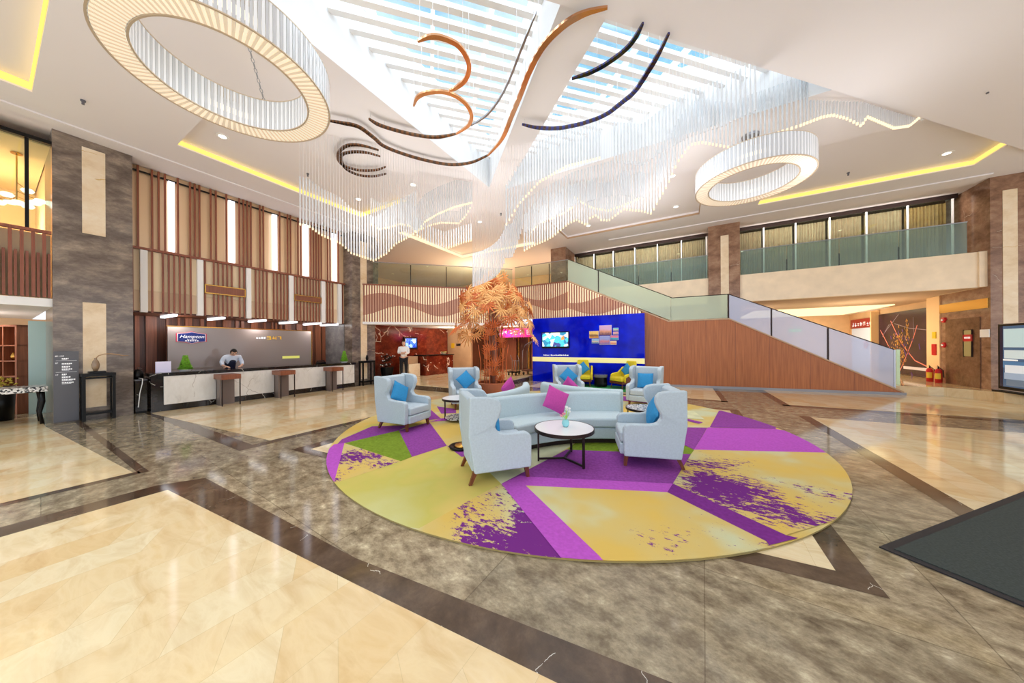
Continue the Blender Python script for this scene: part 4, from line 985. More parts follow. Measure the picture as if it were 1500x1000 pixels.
# luggage cart and pink sign behind the blue wall
lc=thing('luggage_cart','chrome birdcage luggage cart on the raised floor left of the blue wall','cart',(-6.55,13.75,.2))
MB().box(-.55,-.3,.20,.55,.3,.27).build('platform',M['darkwood'],lc,bevel=.01)
for s in (-1,1):
    MB().tube([(-.5,.27*s,.27),(-.5,.27*s,1.2),(-.38,.2*s,1.5),(-.15,.06*s,1.66),(0,0,1.68),(.15,-.06*s,1.66),(.38,-.2*s,1.5),(.5,-.27*s,1.2),(.5,-.27*s,.27)],.022,8).build('arch',M['steel'],lc,smooth=True)
for x in (-.45,.45):
    for y in (-.25,.25): MB().tube([(x-.02,y,.08),(x+.02,y,.08)],.08,14).build('wheel',M['black'],lc)
tq=thing('hand_trolley','small chrome hand trolley beside the birdcage luggage cart','cart',(-7.35,13.3,.2))
MB().tube([(-.2,0,.2),(-.2,0,.75),(-.24,-.1,1.0)],.016,6).tube([(.2,0,.2),(.2,0,.75),(.16,-.1,1.0)],.016,6).tube([(-.07,0,.2),(-.07,0,.72)],.012,6).tube([(.07,0,.2),(.07,0,.72)],.012,6).tube([(-.2,0,.72),(.2,0,.72)],.012,6).build('handle_frame',M['steel'],tq,smooth=True)
MB().box(-.25,-.4,.14,.25,.05,.19).build('deck',M['black'],tq)
for x in (-.2,.2):
    for y in (-.35,0): MB().tube([(x-.015,y,.07),(x+.015,y,.07)],.07,12).build('wheel',M['black'],tq)
def glyphs(mb,x0,z0,n,size,y,gap=.25,seed=1,d=.006):
    random.seed(seed); x=x0
    for i in range(n):
        t=size*.10
        for k in range(random.randint(2,4)):
            zz=z0+size*random.choice((.05,.3,.5,.7,.9)); a=random.uniform(0,.25)*size; mb.box(x+a,y-d,zz-t/2,x+size*random.uniform(.75,1),y,zz+t/2)
        for k in range(random.randint(1,3)):
            xx=x+size*random.choice((.1,.35,.5,.7,.9)); mb.box(xx-t/2,y-d,z0+size*random.uniform(0,.3),xx+t/2,y,z0+size*random.uniform(.7,1))
        x+=size*(1+gap)
ps=thing('pink_sign','glowing pink curved sign with white characters behind the orange tree','sign',(-8.0,16.2,2.42))
MB().lathe((0,0,0),[(1.75,-.28),(1.8,-.28),(1.8,.20),(1.75,.20)],40,PI*1.12,PI*1.88).build('band',flat('pink_lit_panel',(226,40,140),.4,emit=.5),ps)
gm=MB()
for i in range(11):
    a=PI*1.2+i*.2; t=MB(); glyphs(t,-.15,-.14,1,.26,0,0,40+i)
    c,s=math.cos(a),math.sin(a)
    gm.add([(1.82*c-x*s*1.0+ -y*c*1.0,1.82*s+x*c-y*s,z) for x,y,z in t.v],t.f)
gm.build('characters',M['text_white'],ps)
MB().box(-.9,-.9,.22,.9,.2,.26).build('canopy',M['white'],ps)
# ------------------------------------------------------------------ bar recess
bx=thing('bar_counter','dark red marble bar counter with a dark top in the recess','counter',(-11.6,11.95,.2))
MB().box(-.35,-1.0,0,.45,1.0,.98).build('counter_body',M['red_marble'],bx)
MB().box(-.4,-1.05,.981,.5,1.05,1.03).build('counter_top',M['black'],bx)
sb=thing('stone_desk','pale stone desk beside the standing person in the recess','desk',(-11.75,10.4,.2))
MB().box(-.3,-.34,0,.35,.36,.62).build('lower_block',M['onyx'],sb); MB().box(-.3,-.34,.621,.2,.36,.98).build('upper_block',M['tan'],sb)
scr=thing('wall_screen','small screen in a dark frame on the red marble wall','television',(-12.61,11.25,1.85))
MB().box(-.04,-.46,-.32,.04,.46,.32).build('frame',M['black'],scr); MB().box(.041,-.37,-.24,.05,.37,.24).build('screen',screen_mat('wall_screen_picture',[(0,(70,120,220)),(.35,(160,200,246)),(.6,(40,70,190)),(.8,(226,236,250))],1.0,6,3),scr)
fl=thing('floral_display','dark plant display with white blossoms at the left of the recess','plant',(-12.1,9.38,.2))
MB().lathe((0,0,0),[(0,0),(.22,0),(.3,.5),(.26,.5),(0,.45)],14).build('pot',M['black'],fl)
random.seed(6); lm=MB(); bm_=MB()
for i in range(90):
    a=random.random()*6.28; r=random.random()*.36; z=.5+random.random()*.6*(1-r*.6); d=Vector((math.cos(a),math.sin(a),random.uniform(-.2,.8))).normalized(); fan(lm,(r*.5*math.cos(a),r*.5*math.sin(a),z),d,(0,0,1),.15,3,.9,.12)
    if i%6==0: bm_.lathe((r*math.cos(a),r*math.sin(a),z+.08),[(0,-.03),(.035,0),(0,.03)],6)
lm.build('leaves',flat('dark_green_leaf',(34,48,36),.5),fl); bm_.build('blossoms',M['white'],fl)
vs=thing('bar_plant','pale yellow flower bowl on the dark red bar counter','plant',(-11.5,12.6,1.232))
MB().lathe((0,0,0),[(0,0),(.1,0),(.16,.08),(.13,.08),(0,.03)],14).build('bowl',M['onyx'],vs); random.seed(16); lm=MB()
for i in range(20): a=random.random()*6.28; fan(lm,(.05*math.cos(a),.05*math.sin(a),.07),(math.cos(a),math.sin(a),.8),(0,0,1),.16,3,1.2,.12)
lm.build('petals',flat('pale_yellow_petal',(228,216,130),.6),vs)
# tan wall labels
o=MB().box(-12.35,14.18,1.55,-12.1,14.199,1.85).build('notice',flat('yellow_notice',(226,180,40),.5)); tag(o,'small yellow notice on the tan wall left of the orange tree','notice')
o=MB().box(-11.95,14.18,1.68,-11.6,14.199,1.82).build('room_sign',M['black']); tag(o,'small dark sign on the tan wall left of the orange tree','sign')
# ------------------------------------------------------------------ reception desk
rd=thing('reception_desk','long reception desk with a white veined marble front and dark top','desk',(-12.2,5.0,0))
def rb(x0,y0,z0,x1,y1,z1): return MB().box(x0+12.2,y0-5,z0,x1+12.2,y1-5,z1)
rb(-12.75,2.15,0,-12.03,7.74,.93).build('body',M['black_marble'],rd)
rb(-12.03,2.37,.17,-11.995,7.70,.925).build('front_panel',M['white_marble'],rd)
rb(-12.78,2.12,.935,-11.97,7.75,1.02).build('counter_top',M['black_marble'],rd)
for i,y in enumerate((3.42,4.86,6.52)):
    t=thing('desk_stand','x','stand',(-11.68,y+.14,0),0,'wood topped stands against the reception desk')
    MB().box(-.31,-.22,.76,.28,.22,.90).build('wood_top',M['midwood'],t)
    MB().box(-.20,-.20,0,-.16+.02,.20,.759).build('side_panel',M['grey_panel'],t); MB().box(-.18,-.2,0,.10,-.16,.759).build('front_panel',M['grey_panel'],t)
    for s in (-1,1): MB().box(.245,s*.2-.012,0,.27,s*.2+.012,.759).build('leg',M['blackmetal'],t)
    t['label']='wood topped stand '+['nearest the left end of the white marble desk','in the middle of the white marble desk','nearest the right end of the white marble desk'][i]
# back panel and logo
bp=thing('back_panel','wide grey lacquered panel with gold edges behind the reception desk','panel',(-13.6,4.8,.9))
MB().box(-.05,-2.04,-.88,.04,2.0,1.43).build('panel_face',M['grey_glass'],bp)
fr=MB(); fr.box(-.06,-2.06,1.431,.05,2.02,1.46); fr.box(-.06,2.001,-.88,.05,2.03,1.43); fr.build('gold_edge',M['gold'],bp)
lg=thing('hotel_logo','blue and red hotel logo plate at the left of the grey panel','sign',(-13.56,3.27,2.0))
def hexa(k): 
    P=[(-.33,.10),(-.15,.135),(0,.19),(.15,.135),(.33,.10),(.36,.0),(.33,-.10),(.15,-.135),(0,-.19),(-.15,-.135),(-.33,-.10),(-.36,0)]
    P=[(-.30,.115),(-.12,.135),(0,.175),(.12,.135),(.30,.115),(.30,-.115),(.12,-.135),(0,-.175),(-.12,-.135),(-.30,-.115)]
    return [(a*k,b*k) for a,b in P]
MB().extr(hexa(1.14),(0,0,0),(0,1,0),(0,0,1),(.02,0,0)).build('red_border',flat('logo_red',(206,60,92),.4,emit=.1),lg)
MB().extr(hexa(1.06),(.0201,0,0),(0,1,0),(0,0,1),(.004,0,0)).build('white_border',M['white'],lg)
MB().extr(hexa(1.0),(.0242,0,0),(0,1,0),(0,0,1),(.006,0,0)).build('blue_plate',flat('logo_blue',(24,44,128),.4,emit=.1),lg)
RX=(PI/2,0,PI/2)
text('logo_name','Hampton',.145,M['text_white'],(.032,0,.03),RX,lg,.35)
text('logo_line','by Hilton',.06,M['text_white'],(.032,0,-.055),RX,lg,.1)
m_=MB(); 
for k in range(6): m_.box(.031,-.15+k*.052,-.115,.034,-.15+k*.052+.036,-.085)
m_.build('logo_characters',M['text_white'],lg)
gs=MB(); g2=MB()
random.seed(31)
for k in range(4): g2.box(-.002,-.42+k*.075,-.04,.006,-.42+k*.075+.05,.03-.02*(k<2))
o=thing('gold_lettering','gold and white lettering at the upper right of the grey panel','sign',(-13.556,5.35,2.03))
g2.build('white_letters',M['text_white'],o)
gm=MB(); t=MB(); glyphs(t,0,-.07,3,.14,0,.2,77); gm.add([(-y,x-.1,z) for x,y,z in t.v],t.f); gm.build('gold_characters',M['text_gold'],o)
o=MB().box(-.004,-.3,-.05,.006,.3,.05).build('yellow_strip_sign',flat('pale_yellow_sign',(226,226,120),.4,emit=.3),loc=(-13.552,6.05,1.28)); tag(o,'pale yellow strip sign low on the grey panel','sign')
# things on the desk
def topiary(loc,h,rad,label,n):
    r=thing('topiary_plant',label,'plant',loc)
    MB().lathe((0,0,0),[(0,0),(rad*.7,0),(rad*.95,.045),(rad*.85,.045),(0,.03)],18).build('bowl',M['white'],r)
    mb=MB(); random.seed(n)
    for i in range(n):
        z=random.random()**1.3; rr=rad*(1-z)**1.05*random.uniform(.8,1.1)+.004; a=random.random()*6.28
        fan(mb,(rr*.7*math.cos(a),rr*.7*math.sin(a),.05+z*h),(math.cos(a),math.sin(a),.5+z),(0,0,1),.065,5,2.6,.16)
    mb.lathe((0,0,.04),[(0,0),(rad*.5,0),(rad*.35,h*.35),(rad*.12,h*.7),(0,h*.8)],12)
    mb.build('foliage',M['topiary'],r)
topiary((-12.35,2.85,1.021),.36,.15,'green cone shaped plant at the left end of the reception desk',420)
topiary((-12.3,7.45,1.021),.40,.15,'green cone shaped plant at the right end of the reception desk',300)
o=MB().box(-.02,-.14,0,.02,.14,.29).build('desk_sign',flat('pale_lilac_board',(222,216,240),.5,emit=.15),loc=(-12.3,2.42,1.021)); tag(o,'pale lilac board standing at the left end of the reception desk','sign')
dm=thing('desk_phone','dark desk equipment on the reception desk before the grey marble','phone',(-12.45,6.6,1.021))
MB().box(-.1,-.14,0,.1,.14,.06).build('phone_base',M['black'],dm,bevel=.01); MB().tube([(-.02,-.15,.09),(0,-.1,.10),(0,.1,.10),(-.02,.15,.09)],.022,8).build('handset',M['black'],dm)
# trolley at the pier
tl=thing('service_trolley','black glossy cabinet with a dark domed machine, left of the reception desk','cabinet',(-12.45,2.02,0))
MB().box(-.30,-.10,.05,.26,.095,.84).build('cabinet_body',M['black_marble'],tl); MB().box(-.29,-.09,0,.25,.085,.049).build('base',M['black'],tl)
MB().box(-.33,-.11,.841,.29,.098,.87).build('tray',M['grey_sign'],tl)
dmn=thing('domed_machine','dark domed machine with a white cord on the black cabinet','machine',(-12.42,2.0,.871))
MB().lathe((0,0,0),[(.0,0),(.095,0),(.10,.1),(.085,.2),(.045,.25),(0,.26)],18).build('dome',M['black'],dmn,smooth=True)
MB().tube([(.09,0,.03),(.3,.03,.02),(.315,.02,-.1),(.31,-.02,-.35),(.32,-.04,-.6),(.33,-.05,-.7)],.008,6).build('power_cord',M['white'],dmn)
MB().tube([(0,-.02,.26),(.04,0,.30),(.1,.05,.27)],.01,6).build('handle',M['steel'],dmn)
# directory sign, console table, vase
sg=thing('directory_sign','grey floor directory sign with white lettering on the left marble pier','sign',(-12.215,.93,0))
MB().box(-.02,-.16,.03,.02,.165,1.62).build('sign_plate',M['grey_sign'],sg)
for (s,y,z) in (('8F-19F',-.14,1.51),('2F',-.14,1.355),('1F',-.14,1.09)): text('floor_number',s,.042,M['text_white'],(.023,y,z),RX,sg,0,'LEFT',.001)
m_=MB(); random.seed(12)
for z,w_ in ((1.455,.08),(1.34,.13),(1.27,.10),(1.215,.12),(1.1,.06),(1.035,.10),(.975,.17),(.91,.15)):
    y=-.055
    while y<-.055+w_:
        q=random.uniform(.012,.022); m_.box(.0205,y,z-.012,.0225,y+q,z+.014); y+=q+.006
    m_.box(.0205,-.055,z-.028,.0225,-.055+w_*.8,z-.022)
for z in (1.41,1.15): m_.box(.0205,-.13,z-.002,.0222,.14,z+.002)
m_.build('sign_lines',M['text_white'],sg)
ctb=thing('console_stand','black lacquer console stand in front of the onyx panel on the left pier','table',(-12.06,1.345,0))
MB().box(-.15,-.24,1.03,.15,.24,1.10).build('top_frame',M['black'],ctb); MB().box(-.12,-.2,.97,.12,.2,1.0).build('inlay_rail',M['black'],ctb)
for x in (-.12,.12):
    for y in (-.21,.21): MB().box(x-.025,y-.025,0,x+.025,y+.025,1.029).build('leg',M['black'],ctb)
m_=MB(); m_.box(-.12,-.21,.14,.12,.21,.19); m_.build('lower_rail',M['black'],ctb)
vz=thing('branch_vase','brown glass vase holding a bare curved branch, on a black plinth','vase',(-12.06,1.33,1.101))
MB().box(-.1,-.12,0,.1,.12,.045).build('plinth',M['black'],vz)
MB().lathe((0,-.02,.046),[(0,0),(.03,0),(.055,.08),(.062,.15),(.045,.23),(.02,.28),(.022,.31),(.0,.31)],20).build('vase_body',flat('smoky_brown_glass',(150,124,98),.12,spec=.7),vz,smooth=True)
MB().tube([(0,-.02,.34),(.02,.02,.41),(.02,.1,.445),(.03,.2,.45),(.02,.3,.43),(.02,.37,.40),(.03,.46,.40)],[.01,.01,.011,.011,.010,.009,.005],7).build('branch',flat('pale_dry_branch',(176,140,104),.7),vz,smooth=True)
cs2=thing('tall_console_stand','black lacquer console stand beside the right end of the reception desk','table',(-12.02,8.3,0))
MB().box(-.15,-.3,.98,.15,.3,1.06).build('top_frame',M['black'],cs2)
for x in (-.12,.12):
    for y in (-.27,.27): MB().box(x-.025,y-.025,0,x+.025,y+.025,.979).build('leg',M['black'],cs2)
MB().box(-.12,-.27,.14,.12,.27,.19).build('lower_rail',M['black'],cs2)
vz2=thing('branch_vase','dark vase with a thin branch on the black stand right of the desk','vase',(-12.02,8.3,1.061))
MB().lathe((0,0,0),[(0,0),(.03,0),(.06,.12),(.04,.2),(.02,.25),(0,.25)],16).build('vase_body',M['black'],vz2,smooth=True)
MB().tube([(0,0,.24),(.03,-.06,.4),(.03,.1,.48),(.03,.35,.42)],.008,6).build('branch',M['tan'],vz2)

# ------------------------------------------------------------------ people
def skin(name,J,E_,mat,parent,sub=2):
    """J: list of (xyz, radius or (rx,ry)); E_: index pairs; grown as one surface"""
    me=bpy.data.meshes.new(name); me.from_pydata([j[0] for j in J],E_,[]); me.update(); me.materials.append(mat)
    o=bpy.data.objects.new(name,me); COL.objects.link(o); o.parent=parent
    md=o.modifiers.new('skin','SKIN'); md.use_smooth_shade=True
    if not me.skin_vertices:
        bpy.context.view_layer.objects.active=o
    for i,j in enumerate(J):
        r=j[1]; me.skin_vertices[0].data[i].radius=r if isinstance(r,tuple) else (r,r)
    me.skin_vertices[0].data[0].use_root=True
    s=o.modifiers.new('sub','SUBSURF'); s.levels=sub; s.render_levels=sub
    return o
def ensure_skin(o): pass
def fingers(J,E_,wrist,d,up,side,curl=.5):
    """palm and five separate fingers from a wrist point"""
    d,up,side=[Vector(v).normalized() for v in (d,up,side)]; w=Vector(wrist); wi=len(J)-1
    pal=w+d*.05; J.append((tuple(pal),(.030,.018))); pi_=len(J)-1; E_.append((wi,pi_))
    for k,(off,L) in enumerate(((-.028,.062),(-.010,.072),(.009,.068),(.027,.054))):
        b=pal+side*off+d*.03; m_=b+d*L*.5-up*.012*curl; e=m_+d*L*.4-up*.03*curl
        J.append((tuple(b),.0095)); E_.append((pi_,len(J)-1)); J.append((tuple(m_),.0085)); E_.append((len(J)-2,len(J)-1)); J.append((tuple(e),.0075)); E_.append((len(J)-2,len(J)-1))
    t=w+d*.02-side*.04; J.append((tuple(t),.011)); E_.append((wi,len(J)-1)); t2=t+d*.035-side*.015-up*.01; J.append((tuple(t2),.009)); E_.append((len(J)-2,len(J)-1))
def head_mesh(parent,loc,rot,hairm):
    """a shaped head with nose, brow, mouth, ears; +x is the face"""
    bm=bmesh.new(); bmesh.ops.create_uvsphere(bm,u_segments=24,v_segments=18,radius=1)
    for v in bm.verts:
        x,y,z=v.co; jaw=max(0,-z); x2=x*.098; y2=y*(.076-.022*jaw); z2=z*.118
        if x>0: x2*=(1-.12*jaw)
        if x>.75 and abs(y)<.22 and -.35<z<.1: x2+=.022*(1-abs(y)/.22)
        if x>.6 and .12<z<.3 and .15<abs(y)<.55: x2-=.007
        v.co=(x2,y2,z2)
    me=bpy.data.meshes.new('face'); bm.to_mesh(me); bm.free(); me.materials.append(M['skin']); me.polygons.foreach_set('use_smooth',[True]*len(me.polygons))
    return me,Matrix.Translation(loc)@rot
def person(name,label,loc,rz,pose):
    r=None
    J=pose['J']; E_=pose['E']
    me=bpy.data.meshes.new('body'); me.from_pydata([j[0] for j in J],E_,[]); me.materials.append(M['skin'])
    o=bpy.data.objects.new(name,me); COL.objects.link(o)
    bm=bmesh.new(); bm.from_mesh(me); lay_=bm.verts.layers.skin.verify(); bm.verts.ensure_lookup_table()
    for i,j in enumerate(J):
        q=j[1]; bm.verts[i][lay_].radius=q if isinstance(q,tuple) else (q,q); bm.verts[i][lay_].use_root=(i==0)
    bm.to_mesh(me); bm.free()
    md=o.modifiers.new('skin','SKIN'); md.use_smooth_shade=True; s=o.modifiers.new('sub','SUBSURF'); s.levels=2; s.render_levels=2
    o.location=loc; o.rotation_euler=(0,0,rz); tag(o,label,'person')
    def cloth(nm,idx,grow,mat):
        mp={k:i for i,k in enumerate(idx)}; m2=bpy.data.meshes.new(nm); m2.from_pydata([J[k][0] for k in idx],[(mp[a],mp[b]) for a,b in E_ if a in mp and b in mp],[]); m2.materials.append(mat)
        bm=bmesh.new(); bm.from_mesh(m2); l_=bm.verts.layers.skin.verify(); bm.verts.ensure_lookup_table()
        for i,k in enumerate(idx):
            q=J[k][1]; q=q if isinstance(q,tuple) else (q,q); bm.verts[i][l_].radius=(q[0]+grow,q[1]+grow); bm.verts[i][l_].use_root=(i==0)
        bm.to_mesh(m2); bm.free()
        c=bpy.data.objects.new(nm,m2); COL.objects.link(c); c.parent=o
        md=c.modifiers.new('skin','SKIN'); md.use_smooth_shade=True; s=c.modifiers.new('sub','SUBSURF'); s.levels=2; s.render_levels=2
        return c
    for nm,idx,g,mat in pose['cloth']: cloth(nm,idx,g,M[mat])
    hl,hr=pose['head']
    me2,mx=head_mesh(o,Vector(hl),hr,None)
    h=bpy.data.objects.new('face',me2); COL.objects.link(h); h.parent=o; h.matrix_local=mx
    hb=bmesh.new(); bmesh.ops.create_uvsphere(hb,u_segments=20,v_segments=14,radius=1)
    bmesh.ops.delete(hb,geom=[v for v in hb.verts if v.co.z<-.25 or (v.co.x>.35 and v.co.z<.45)],context='VERTS')
    for v in hb.verts: v.co=(v.co.x*.107-.004,v.co.y*.087,v.co.z*.127+.004)
    m3=bpy.data.meshes.new('hair'); hb.to_mesh(m3); hb.free(); m3.materials.append(M['hair']); m3.polygons.foreach_set('use_smooth',[True]*len(m3.polygons))
    ha=bpy.data.objects.new('hair',m3); COL.objects.link(ha); ha.parent=o; ha.matrix_local=mx
    sd_=ha.modifiers.new('s','SOLIDIFY'); sd_.thickness=.012
    ey=MB()
    for s_ in (-1,1):
        ey.lathe((.084,s_*.03,.022),[(0,-.008),(.010,0),(0,.008)],8)
        ey.box(.088,s_*.03-.016,.042,.094,s_*.03+.016,.047)
    e=ey.build('eyes_brows',M['hair'],o); e.matrix_local=mx
    mo=MB().box(.080,-.022,-.066,.086,.022,-.060).build('mouth',flat('lips',(176,96,92),.5),o); mo.matrix_local=mx
    er=MB()
    for s_ in (-1,1): er.lathe((-.004,s_*.076,.0),[(0,-.03),(.014,-.01),(.016,.012),(0,.03)],8)
    e=er.build('ears',M['skin'],o); e.matrix_local=mx
    return o
# receptionist bending over the desk (faces +x = into the hall)
def arm(J,E_,sh,pts,handdir,up,side):
    idx=[]
    prev=sh
    for p,r in pts:
        J.append((p,r)); E_.append((prev,len(J)-1)); prev=len(J)-1; idx.append(prev)
    fingers(J,E_,J[prev][0],handdir,up,side)
    return idx
J=[((0,0,.95),(.13,.16)),((.03,0,1.08),(.12,.15)),((.10,0,1.22),(.12,.16)),((.19,0,1.36),(.10,.17)),((.24,0,1.43),(.055,.055)),((.275,0,1.475),(.05,.05))]
E_=[(0,1),(1,2),(2,3),(3,4),(4,5)]
J.append(((.20,.19,1.37),.06)); E_.append((3,6)); aL=arm(J,E_,6,[((.23,.24,1.20),.047),((.36,.21,1.10),.038),((.44,.14,1.07),.026)],(.8,-.5,-.1),(0,0,1),(-.5,-.8,0))
J.append(((.20,-.19,1.37),.06)); r0=len(J)-1; E_.append((3,r0)); aR=arm(J,E_,r0,[((.22,-.27,1.21),.047),((.34,-.27,1.10),.038),((.44,-.22,1.07),.026)],(.9,.3,-.1),(0,0,1),(-.3,.9,0))
k0=len(J)
for s_ in (-1,1):
    J.append(((0,.10*s_,.86),.095)); E_.append((0,len(J)-1)); J.append(((.02,.10*s_,.48),.06)); E_.append((len(J)-2,len(J)-1)); J.append(((0,.10*s_,.09),.045)); E_.append((len(J)-2,len(J)-1)); J.append(((.10,.11*s_,.045),.038)); E_.append((len(J)-2,len(J)-1))
legs=[0]+list(range(k0,len(J)))
person('person','receptionist with black hair in a pale blue shirt and navy waistcoat, bending over the desk','x' if 0 else (-13.12,4.05,0),0,
  dict(J=J,E=E_,cloth=[('shirt',[0,1,2,3,4,6]+aL[:2]+[r0]+aR[:2],.012,'shirt'),('waistcoat',[0,1,2,3],.024,'vest'),('trousers',legs,.012,'trouser')],
       head=((.33,0,1.52),Matrix.Rotation(math.radians(48),4,'Y'))))
# person in a white shirt standing with folded arms in the recess
J=[((0,0,.94),(.10,.15)),((0,0,1.08),(.095,.13)),((0,0,1.24),(.11,.16)),((-.01,0,1.40),(.09,.16)),((0,0,1.48),.05),((.01,0,1.53),.048)]
E_=[(0,1),(1,2),(2,3),(3,4),(4,5)]
J.append(((0,.19,1.41),.055)); E_.append((3,6)); aL=arm(J,E_,6,[((.05,.23,1.17),.045),((.17,.06,1.14),.036),((.18,-.02,1.15),.026)],(.1,-1,.1),(1,0,0),(0,0,1))
J.append(((0,-.19,1.41),.055)); r0=len(J)-1; E_.append((3,r0)); aR=arm(J,E_,r0,[((.05,-.23,1.17),.045),((.20,-.06,1.19),.036),((.21,.02,1.20),.026)],(.1,1,.1),(1,0,0),(0,0,1))
k0=len(J)
for s_ in (-1,1):
    J.append(((0,.10*s_,.86),.09)); E_.append((0,len(J)-1)); J.append(((.01,.11*s_,.48),.06)); E_.append((len(J)-2,len(J)-1)); J.append(((0,.11*s_,.09),.045)); E_.append((len(J)-2,len(J)-1)); J.append(((.12,.13*s_,.045),.038)); E_.append((len(J)-2,len(J)-1))
legs=[0]+list(range(k0,len(J)))
person('person','person in a white shirt and black trousers standing with folded arms in the recess','x' if 0 else (-11.35,9.72,.2),-.9,
  dict(J=J,E=E_,cloth=[('shirt',[0,1,2,3,4,6]+aL[:2]+[r0]+aR[:2],.012,'white'),('trousers',legs,.012,'trouser')],head=((.03,0,1.62),Matrix.Rotation(.1,4,'Y'))))

# ------------------------------------------------------------------ right side
mu_=thing('mural','dark purple mural of golden scaffolding and pink lines on the corridor wall','mural',(8.59,20.3,1.7))
MB().box(-.03,-1.75,-1.40,.0,1.95,1.42).build('mural_panel',flat('dark_purple_print',(44,20,48),.2,noise=.7,nscale=2.5),mu_)
def strip(mb,pts,w):
    for (a,b_),(c,d) in zip(pts,pts[1:]):
        v=Vector((c-a,d-b_)).normalized(); n=Vector((-v.y,v.x))*w/2
        mb.add([(-.034,a+n.x,b_+n.y),(-.034,c+n.x,d+n.y),(-.034,c-n.x,d-n.y),(-.034,a-n.x,b_-n.y)],[(0,1,2,3)])
m_=MB()
# in mural coordinates: first = along the wall (right of the picture is negative), second = height
strip(m_,[(1.75,.65),(1.1,-.1),(.75,-.45)],.05); strip(m_,[(.9,1.05),(.2,.1),(-.3,-.35),(-.8,-.75),(-1.7,-1.0)],.05); strip(m_,[(.25,-1.3),(-.1,-.8),(-.7,.2),(-.95,.75)],.045); strip(m_,[(.75,-.45),(.3,-1.3)],.05)
m_.build('pink_lines',flat('pink_line_print',(226,130,110),.4,emit=.2),mu_)
m_=MB(); strip(m_,[(.3,1.3),(1.4,.5)],.02); strip(m_,[(.6,.9),(-.4,.65),(-1.7,.5)],.02); strip(m_,[(-.7,1.1),(-.75,.3)],.015); strip(m_,[(1.0,.9),(1.6,.3)],.02)
m_.build('white_lines',flat('grey_line_print',(176,160,170),.4),mu_)
m_=MB(); random.seed(17)
for i in range(130):
    t=random.random(); a=random.gauss(.35,.28)*(1-t*.3)+(.25-.35)*t; z=.35-1.35*t+random.gauss(0,.12); w_=random.uniform(.02,.06)
    v=random.uniform(.4,2.2); strip(m_,[(a,z),(a+w_*math.cos(v)*1.6,z+w_*math.sin(v)*2.4)],random.uniform(.03,.06))
for i in range(30): z=.1+random.random()*.85; a=-.28+random.gauss(0,.06); strip(m_,[(a,z),(a+random.uniform(-.08,.08),z+.12)],.03)
m_.cur=1  # violet figures, merged into the mesh of the golden ones
for i in range(26): a=random.gauss(0,.5); z=random.gauss(-.4,.4); strip(m_,[(a,z),(a+.06,z+random.uniform(.08,.25))],.07)
m_.build('gold_violet_figures',[flat('golden_print',(206,150,76),.4,emit=.15),flat('violet_print',(98,66,140),.4)],mu_)
o=MB().box(-.03,-1.0,-.06,.0,.6,.06).build('white_strip_sign',flat('white_strip',(226,214,214),.5,emit=.2),loc=(8.555,19.6,.62)); tag(o,'white strip sign low on the purple mural','sign')
shp=thing('shop_front','pale shop front with a dark red name board in the corridor','shop front',(8.58,23.6,.28))
MB().box(-.04,-1.3,0,.0,1.3,2.25).build('glazing',flat('pale_blue_glass',(196,208,226),.2,emit=.35),shp)
MB().box(-.08,-1.35,2.26,.0,1.35,2.75).build('name_board',flat('dark_red_board',(150,30,26),.4,emit=.1),shp)
t=MB(); glyphs(t,-1.15,-.15,7,.24,0,.3,55); g=MB(); g.add([(-.082+y,-x,z+2.5) for x,y,z in t.v],t.f); g.build('characters',M['text_white'],shp)
MB().lathe((0,0,0),[(.12,0),(.2,0),(.2,.02),(.12,.02),(.12,0)],20).build('round_logo',M['red'],shp,loc=(-.06,-.3,1.35)).rotation_euler=(0,-PI/2,0)
ws=MB().box(8.3,22.2,.28,8.56,22.29,3.3); struct('trim_11',ws,M['plaster'])
es=thing('exit_sign','small green sign behind the stair glass','sign',(5.6,23.0,2.45)); MB().box(-.28,-.03,-.07,.28,.03,.07).build('sign_box',flat('green_sign',(40,176,70),.4,emit=.7),es); MB().box(-.02,-.02,.071,.02,.02,.6).build('hanger',M['steel'],es)
rpl=MB().box(-.04,-.02,0,.04,.02,1.2).build('pillar_sign',flat('pale_green_board',(200,226,190),.4,emit=.2),loc=(6.42,15.5,.281)); tag(rpl,'narrow pale green standing sign at the foot of the stairs','sign')
for i,(x,y) in enumerate(((7.88,17.15),(7.88,16.72))):
    e=thing('fire_extinguisher','red fire extinguisher '+('nearer the purple mural' if i==0 else 'nearer the brown marble door'),'fire extinguisher',(x,y,.281),-2.2,'fire extinguishers beside the mural')
    MB().lathe((0,0,0),[(0,0),(.085,0),(.085,.42),(.06,.48),(.03,.50),(0,.50)],18).build('cylinder',M['red'],e,smooth=True)
    MB().tube([(0,0,.50),(0,0,.56)],.022,8).tube([(-.03,0,.56),(.09,0,.60)],.012,6).build('valve',M['black'],e)
    MB().tube([(0,.03,.53),(.02,.1,.45),(.0,.11,.2)],.012,6).build('hose',M['black'],e)
    MB().lathe((0,0,.14),[(.0861,0),(.0865,.2),(.0861,.2)],10,-.8,.8).build('label_plate',flat('yellow_label',(230,200,60),.5),e)
o=MB().box(-.03,-.1,-.2,0,.1,.2).build('alarm_box',M['red'],loc=(8.02,17.2,1.45)); tag(o,'red alarm box on the tan pillar beside the mural','alarm box')
o=MB().box(-.02,-.09,-.12,0,.09,.12).build('yellow_notice',flat('yellow_notice_2',(226,190,40),.5),loc=(8.02,17.2,1.98)); tag(o,'small yellow notice above the red alarm box','notice')
